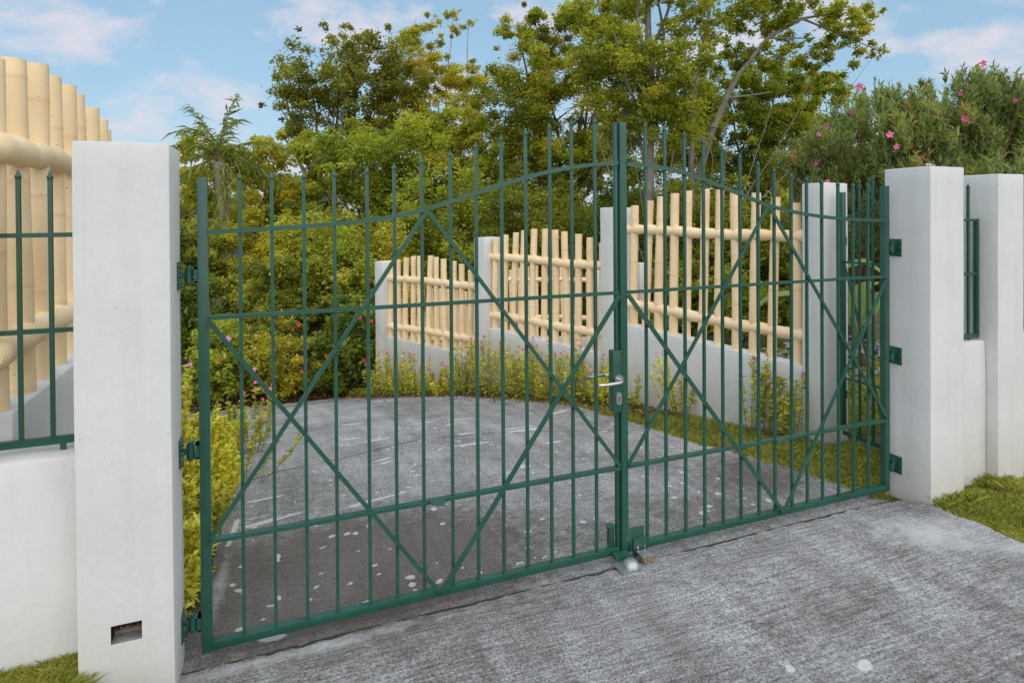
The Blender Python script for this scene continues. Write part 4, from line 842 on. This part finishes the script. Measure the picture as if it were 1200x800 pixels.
# far and middle walls: a nearly continuous row
for w_, (i, n) in enumerate(((2, 15), (1, 13))):
    for k in range(n):
        s = .08+(2.05 if i == 2 else 1.75)*k/(n-1); q = along(i, s+pr.uniform(-.05, .05), .12+pr.uniform(-.03, .08))
        stem_plant('%s flowering plant from the right along the foot of the %s wall base' % (ords[k], 'farthest' if i == 2 else 'middle'), (q.x, q.y, float(g(q.y))-.02), pr.uniform(.30, .74), 8, .22, 'l_gold' if (k*7+i) % 5 < 2 else 'l_lime', 500+i*40+k, pr.randint(2, 5), 'pink' if k % 2 else 'orch', dens=38, ls=.040)
for k, (u, v, h, n_, m_, fm) in enumerate([(715, 468, .45, 5, 'l_gold', 'orch'), (750, 474, .34, 2, 'l_lime', 'orch'), (790, 484, .62, 6, 'l_gold', 'orch'), (812, 485, .42, 5, 'l_lime', 'pink'), (905, 498, .62, 8, 'l_lime', 'pink'), (930, 500, .50, 8, 'l_lime', 'orch'), (966, 505, .50, 5, 'l_lime', 'pink'), (948, 505, .4, 6, 'l_lime', 'orch')]):
    lab = ['sparse yellow plant seen behind the lock box', 'tiny green sprig alone on the grass by the meeting post', 'leaning yellow plant with mauve blooms in front of the nearest wall base', 'small green plant right of the leaning yellow one', 'tall green plant topped with magenta in front of the nearest wall base', 'bushy green plant just right of the tallest magenta one', 'thin plant with a magenta bloom against the pillar by the side gate', 'low green plant between the bushy one and the pillar'][k]
    # foot on the grass close to the wall
    z = -.08; p = CAM
    d_ = (at(u, v, 1)-CAM); best = None
    for st in np.linspace(3, 9, 1200):
        p = CAM+d_*st
        if p.z < g(p.y)+.02: break
    fx = float(fence_x(p.y))-.10
    stem_plant(lab, (min(p.x, fx), p.y, float(g(p.y))), h, n_, .15 if k != 2 else .12, m_, 700+k, 2, fm, lean=-.35 if k == 2 else 0, dens=34, ls=.042)
# left golden bed
for k in range(26):
    y = .30+2.9*(k/25)**.9; x = -2.03+pr.uniform(-.12, .12)-(0 if k % 2 else .2); hgt = .52 if y < 1 else .50
    if k % 2 == 0: x -= .05
    stem_plant('golden leaved plant of the left bed, %s row, %s from the gate' % ('wall side' if k % 2 else 'concrete side', ords[k//2]), (x, y, float(g(y))-.02), pr.uniform(.28, .50)*(1.0 if y < 1.5 else .82), 11, .17, 'l_gold' if (k % 5) else 'l_lime', 800+k, (2, 0, 1, 0)[k % 4], 'pink' if k % 3 else 'pink2', 'golden plants in the bed left of the driveway', dens=95, ls=.036)
stem_plant('taller plant with rose blooms rising from the left bed beside the bars', (-1.72, 2.75, float(g(2.75))), .62, 6, .16, 'l_lime', 870, 5, 'pink2', 'golden plants in the bed left of the driveway', dens=40, ls=.045)
stem_plant('slender plant leaning over the concrete from the left bed with pink blooms', (-1.74, 2.0, float(g(2.0))), .42, 4, .24, 'l_lime', 871, 3, 'pink2', 'golden plants in the bed left of the driveway', lean=.5, dens=40, ls=.04)
for k, (x, y) in enumerate([(-2.25, .9), (-2.22, 1.7), (-2.3, 2.6), (-2.38, 1.3)]):
    stem_plant(['plant glimpsed under the left railing beside the pillar', 'plant by the left wall base behind the pillar', 'plant by the left wall base near its far end', 'plant hidden close to the left wall base'][k], (x, y, float(g(y))), .85, 10, .14, 'l_gold', 880+k, 3, 'orch', 'golden plants in the bed left of the driveway', dens=50, ls=.045)

# ------------------------------------------------------------------ grass, litter, rubble
def blades(name, XY, h, m, seed, z0=None, w=.005):
    r = np.random.default_rng(seed); n = len(XY); z = g(XY[:, 1])-.02 if z0 is None else z0
    a = r.uniform(0, 2*np.pi, n); hh = h*r.uniform(.4, 1.3, n); ln = r.normal(0, .55, (n, 2))*hh[:, None]
    b = np.stack([XY[:, 0], XY[:, 1], z], 1); sd = np.stack([np.cos(a)*w, np.sin(a)*w, np.zeros(n)], 1); tp_ = b+np.stack([ln[:, 0], ln[:, 1], hh], 1)
    md_ = b+np.stack([ln[:, 0]*.35, ln[:, 1]*.35, hh*.6], 1)
    V = np.stack([b-sd, b+sd, md_+sd*.8, tp_], 1).reshape(-1, 3); patch = noise2(XY[:, 0], XY[:, 1], 3.5, 4)*.22+noise2(XY[:, 0], XY[:, 1], 11, 1)*.12
    o = link(name, np_mesh(name, V, np.arange(4*n).reshape(n, 4), m, np.clip(.5+patch+r.normal(0, .17, n), 0, 1))); o['kind'] = 'stuff'; return o
def region(n, x0, x1, y0, y1, keep, seed):
    r = np.random.default_rng(seed); p = np.stack([r.uniform(x0, x1, n), r.uniform(y0, y1, n)], 1); return p[keep(p[:, 0], p[:, 1])]
inn = region(110000, .2, 2.5, .0, 4.4, lambda x, y: (x > right_edge(y)-.03+.05*noise2(y, x, 8, 3)) & (x < np.where(y < .8, 2.5, fence_x(y)+.02)) & ~((x > 1.92) & (y < .1)) & (noise2(x, y, 5)+rng.random(len(x))*1.3 > np.clip((y-2.4)*.6, -2, 1.0)), 1)
tag(blades('grass_strip', inn, .034, 'l_grass', 1, w=.0035), 'strip of grass between the concrete and the nearest bamboo wall base', 'grass')
outp = region(210000, 1.85, 4.0, -2.4, -.08, lambda x, y: (x > right_edge(y)+.03*noise2(y, x, 7, 3)+.06*rng.random(len(x))**2-.10*(rng.random(len(x)) < .06)-.05*np.clip(-y-.9, 0, 1)) & ~((x < 2.25) & (y > -.215)) & (rng.random(len(x)) < 1.1-np.clip(-y-1, 0, .8)), 2)
tag(blades('grass_patch', outp, .027, 'l_grass', 2, w=.0024), 'bright lawn at the lower right in front of the outer pillar', 'grass')
xs = np.linspace(-4.2, -2.1, 30); ys = np.linspace(-1.5, -.05, 24)
verge_z = lambda X, Y: np.clip((-2.12-X)/.14, 0, 1)*.145*np.clip((Y+1.5)/1.0, 0, 1)**.7+.012*noise2(X, Y, 5)-.02
structure(link('verge', grid_mesh('verge', 'soil', xs, ys, verge_z)))
lf = region(110000, -3.2, -2.12, -.75, -.09, lambda x, y: ~((x > -2.24) & (y > -.205)), 3)
tag(blades('grass_patch', lf, .045, 'l_grass', 3, z0=verge_z(lf[:, 0], lf[:, 1]), w=.0018), 'tuft of longer grass at the lower left below the low wall', 'grass')
bk = region(90000, 2.2, 9, .9, 9, lambda x, y: x > fence_x(y)+.3, 4)
tag(blades('rough_grass', bk, .10, 'l_grass', 4, w=.008), 'rough sloping grass behind the nearest bamboo panel', 'grass')
pg2 = region(9000, 1.95, 2.9, -.34, -.02, lambda x, y: (np.hypot(x-2.6, y+.19) < .10) | (np.abs(y+.235-.03*np.sin(x*30)) < .02) & (x > 1.98) & (x < 2.3), 5)
tag(blades('grass_tuft', pg2, .065, 'l_grass', 5, w=.003), 'taller tufts of grass against the feet of the right pillars', 'grass')
r5 = np.random.default_rng(9); n = 9000
xy = np.stack([r5.uniform(-6, 0.3, n), np.zeros(n)], 1); xy[:, 1] = 7.35+r5.gamma(2, .22, n); zz = ground_z(xy[:, 0], xy[:, 1])+.03
V, Fq = leaves(np.column_stack([xy, zz]), .07, .5, 1.2, 0, None, 6); o = link('leaf_litter', np_mesh('leaf_litter', V, Fq, 'l_litter', r5.random(n))); tag(o, 'brown leaf litter along the far edge of the concrete under the hedge', 'leaf litter', None, 'stuff')
n = 2600; s_l = r5.uniform(2.1, 7.1, n); xx = np.array([float(fence_x(y)) for y in s_l])-.04-r5.gamma(2, .09, n); V, Fq = leaves(np.column_stack([xx, s_l, g(s_l)+.012]), .035, .6, 1.5, 0, None, 7)
o = link('leaf_litter', np_mesh('leaf_litter', V, Fq, 'l_litter', r5.random(n))); tag(o, 'dry leaves and soil scattered at the foot of the bamboo wall bases', 'leaf litter', None, 'stuff')
# low seedlings at the wall foot
n = 5000; s_l = r5.uniform(2.5, 7.2, n); xx = np.array([float(fence_x(y)) for y in s_l])-.03-np.abs(r5.normal(0, .10, n)); V, Fq = leaves(np.column_stack([xx, s_l, g(s_l)+r5.random(n)*.12]), .035, .5, .5, 0, None, 8)
o = link('seedlings', np_mesh('seedlings', V, Fq, 'l_lime', r5.random(n)*.8)); tag(o, 'low green seedlings along the foot of the farther wall bases', 'ground cover', None, 'stuff')
n = 6000; yy = r5.uniform(.15, 3.4, n); xx = np.minimum(-1.95-r5.random(n)*.5+.1*noise2(yy, yy, 4), -1.84); V, Fq = leaves(np.column_stack([xx, yy, g(yy)+.02+r5.random(n)*.20]), .04, .5, .5, 0, None, 12)
o = link('seedlings', np_mesh('seedlings', V, Fq, 'l_gold', r5.random(n)*.7)); tag(o, 'low golden foliage filling the left bed at the edge of the concrete', 'ground cover', None, 'stuff')
# rubble heap
rb = MB(); rr = random.Random(4); c0 = at(1015, 425, 7.6)
for i in range(420):
    x = c0.x+rr.uniform(-1.6, 1.6); y = c0.y+rr.uniform(-.6, .9); z = float(g(y))+max(0, .42-.3*abs(y-c0.y))*rr.random(); s = rr.uniform(.03, .075); pts = []
    for q in [(1, 0, 0), (-1, 0, 0), (0, 1, 0), (0, -1, 0), (0, 0, 1), (0, 0, -1)]: pts.append((x+q[0]*s*rr.uniform(.6, 1.2), y+q[1]*s*rr.uniform(.6, 1.2), z+q[2]*s*rr.uniform(.5, .9)))
    rb.add(pts, [(0, 2, 4), (2, 1, 4), (1, 3, 4), (3, 0, 4), (2, 0, 5), (1, 2, 5), (3, 1, 5), (0, 3, 5)])
o = rb.build('rubble', 'stone'); tag(o, 'low heap of grey rubble glimpsed through the side gate', 'rubble', None, 'stuff')
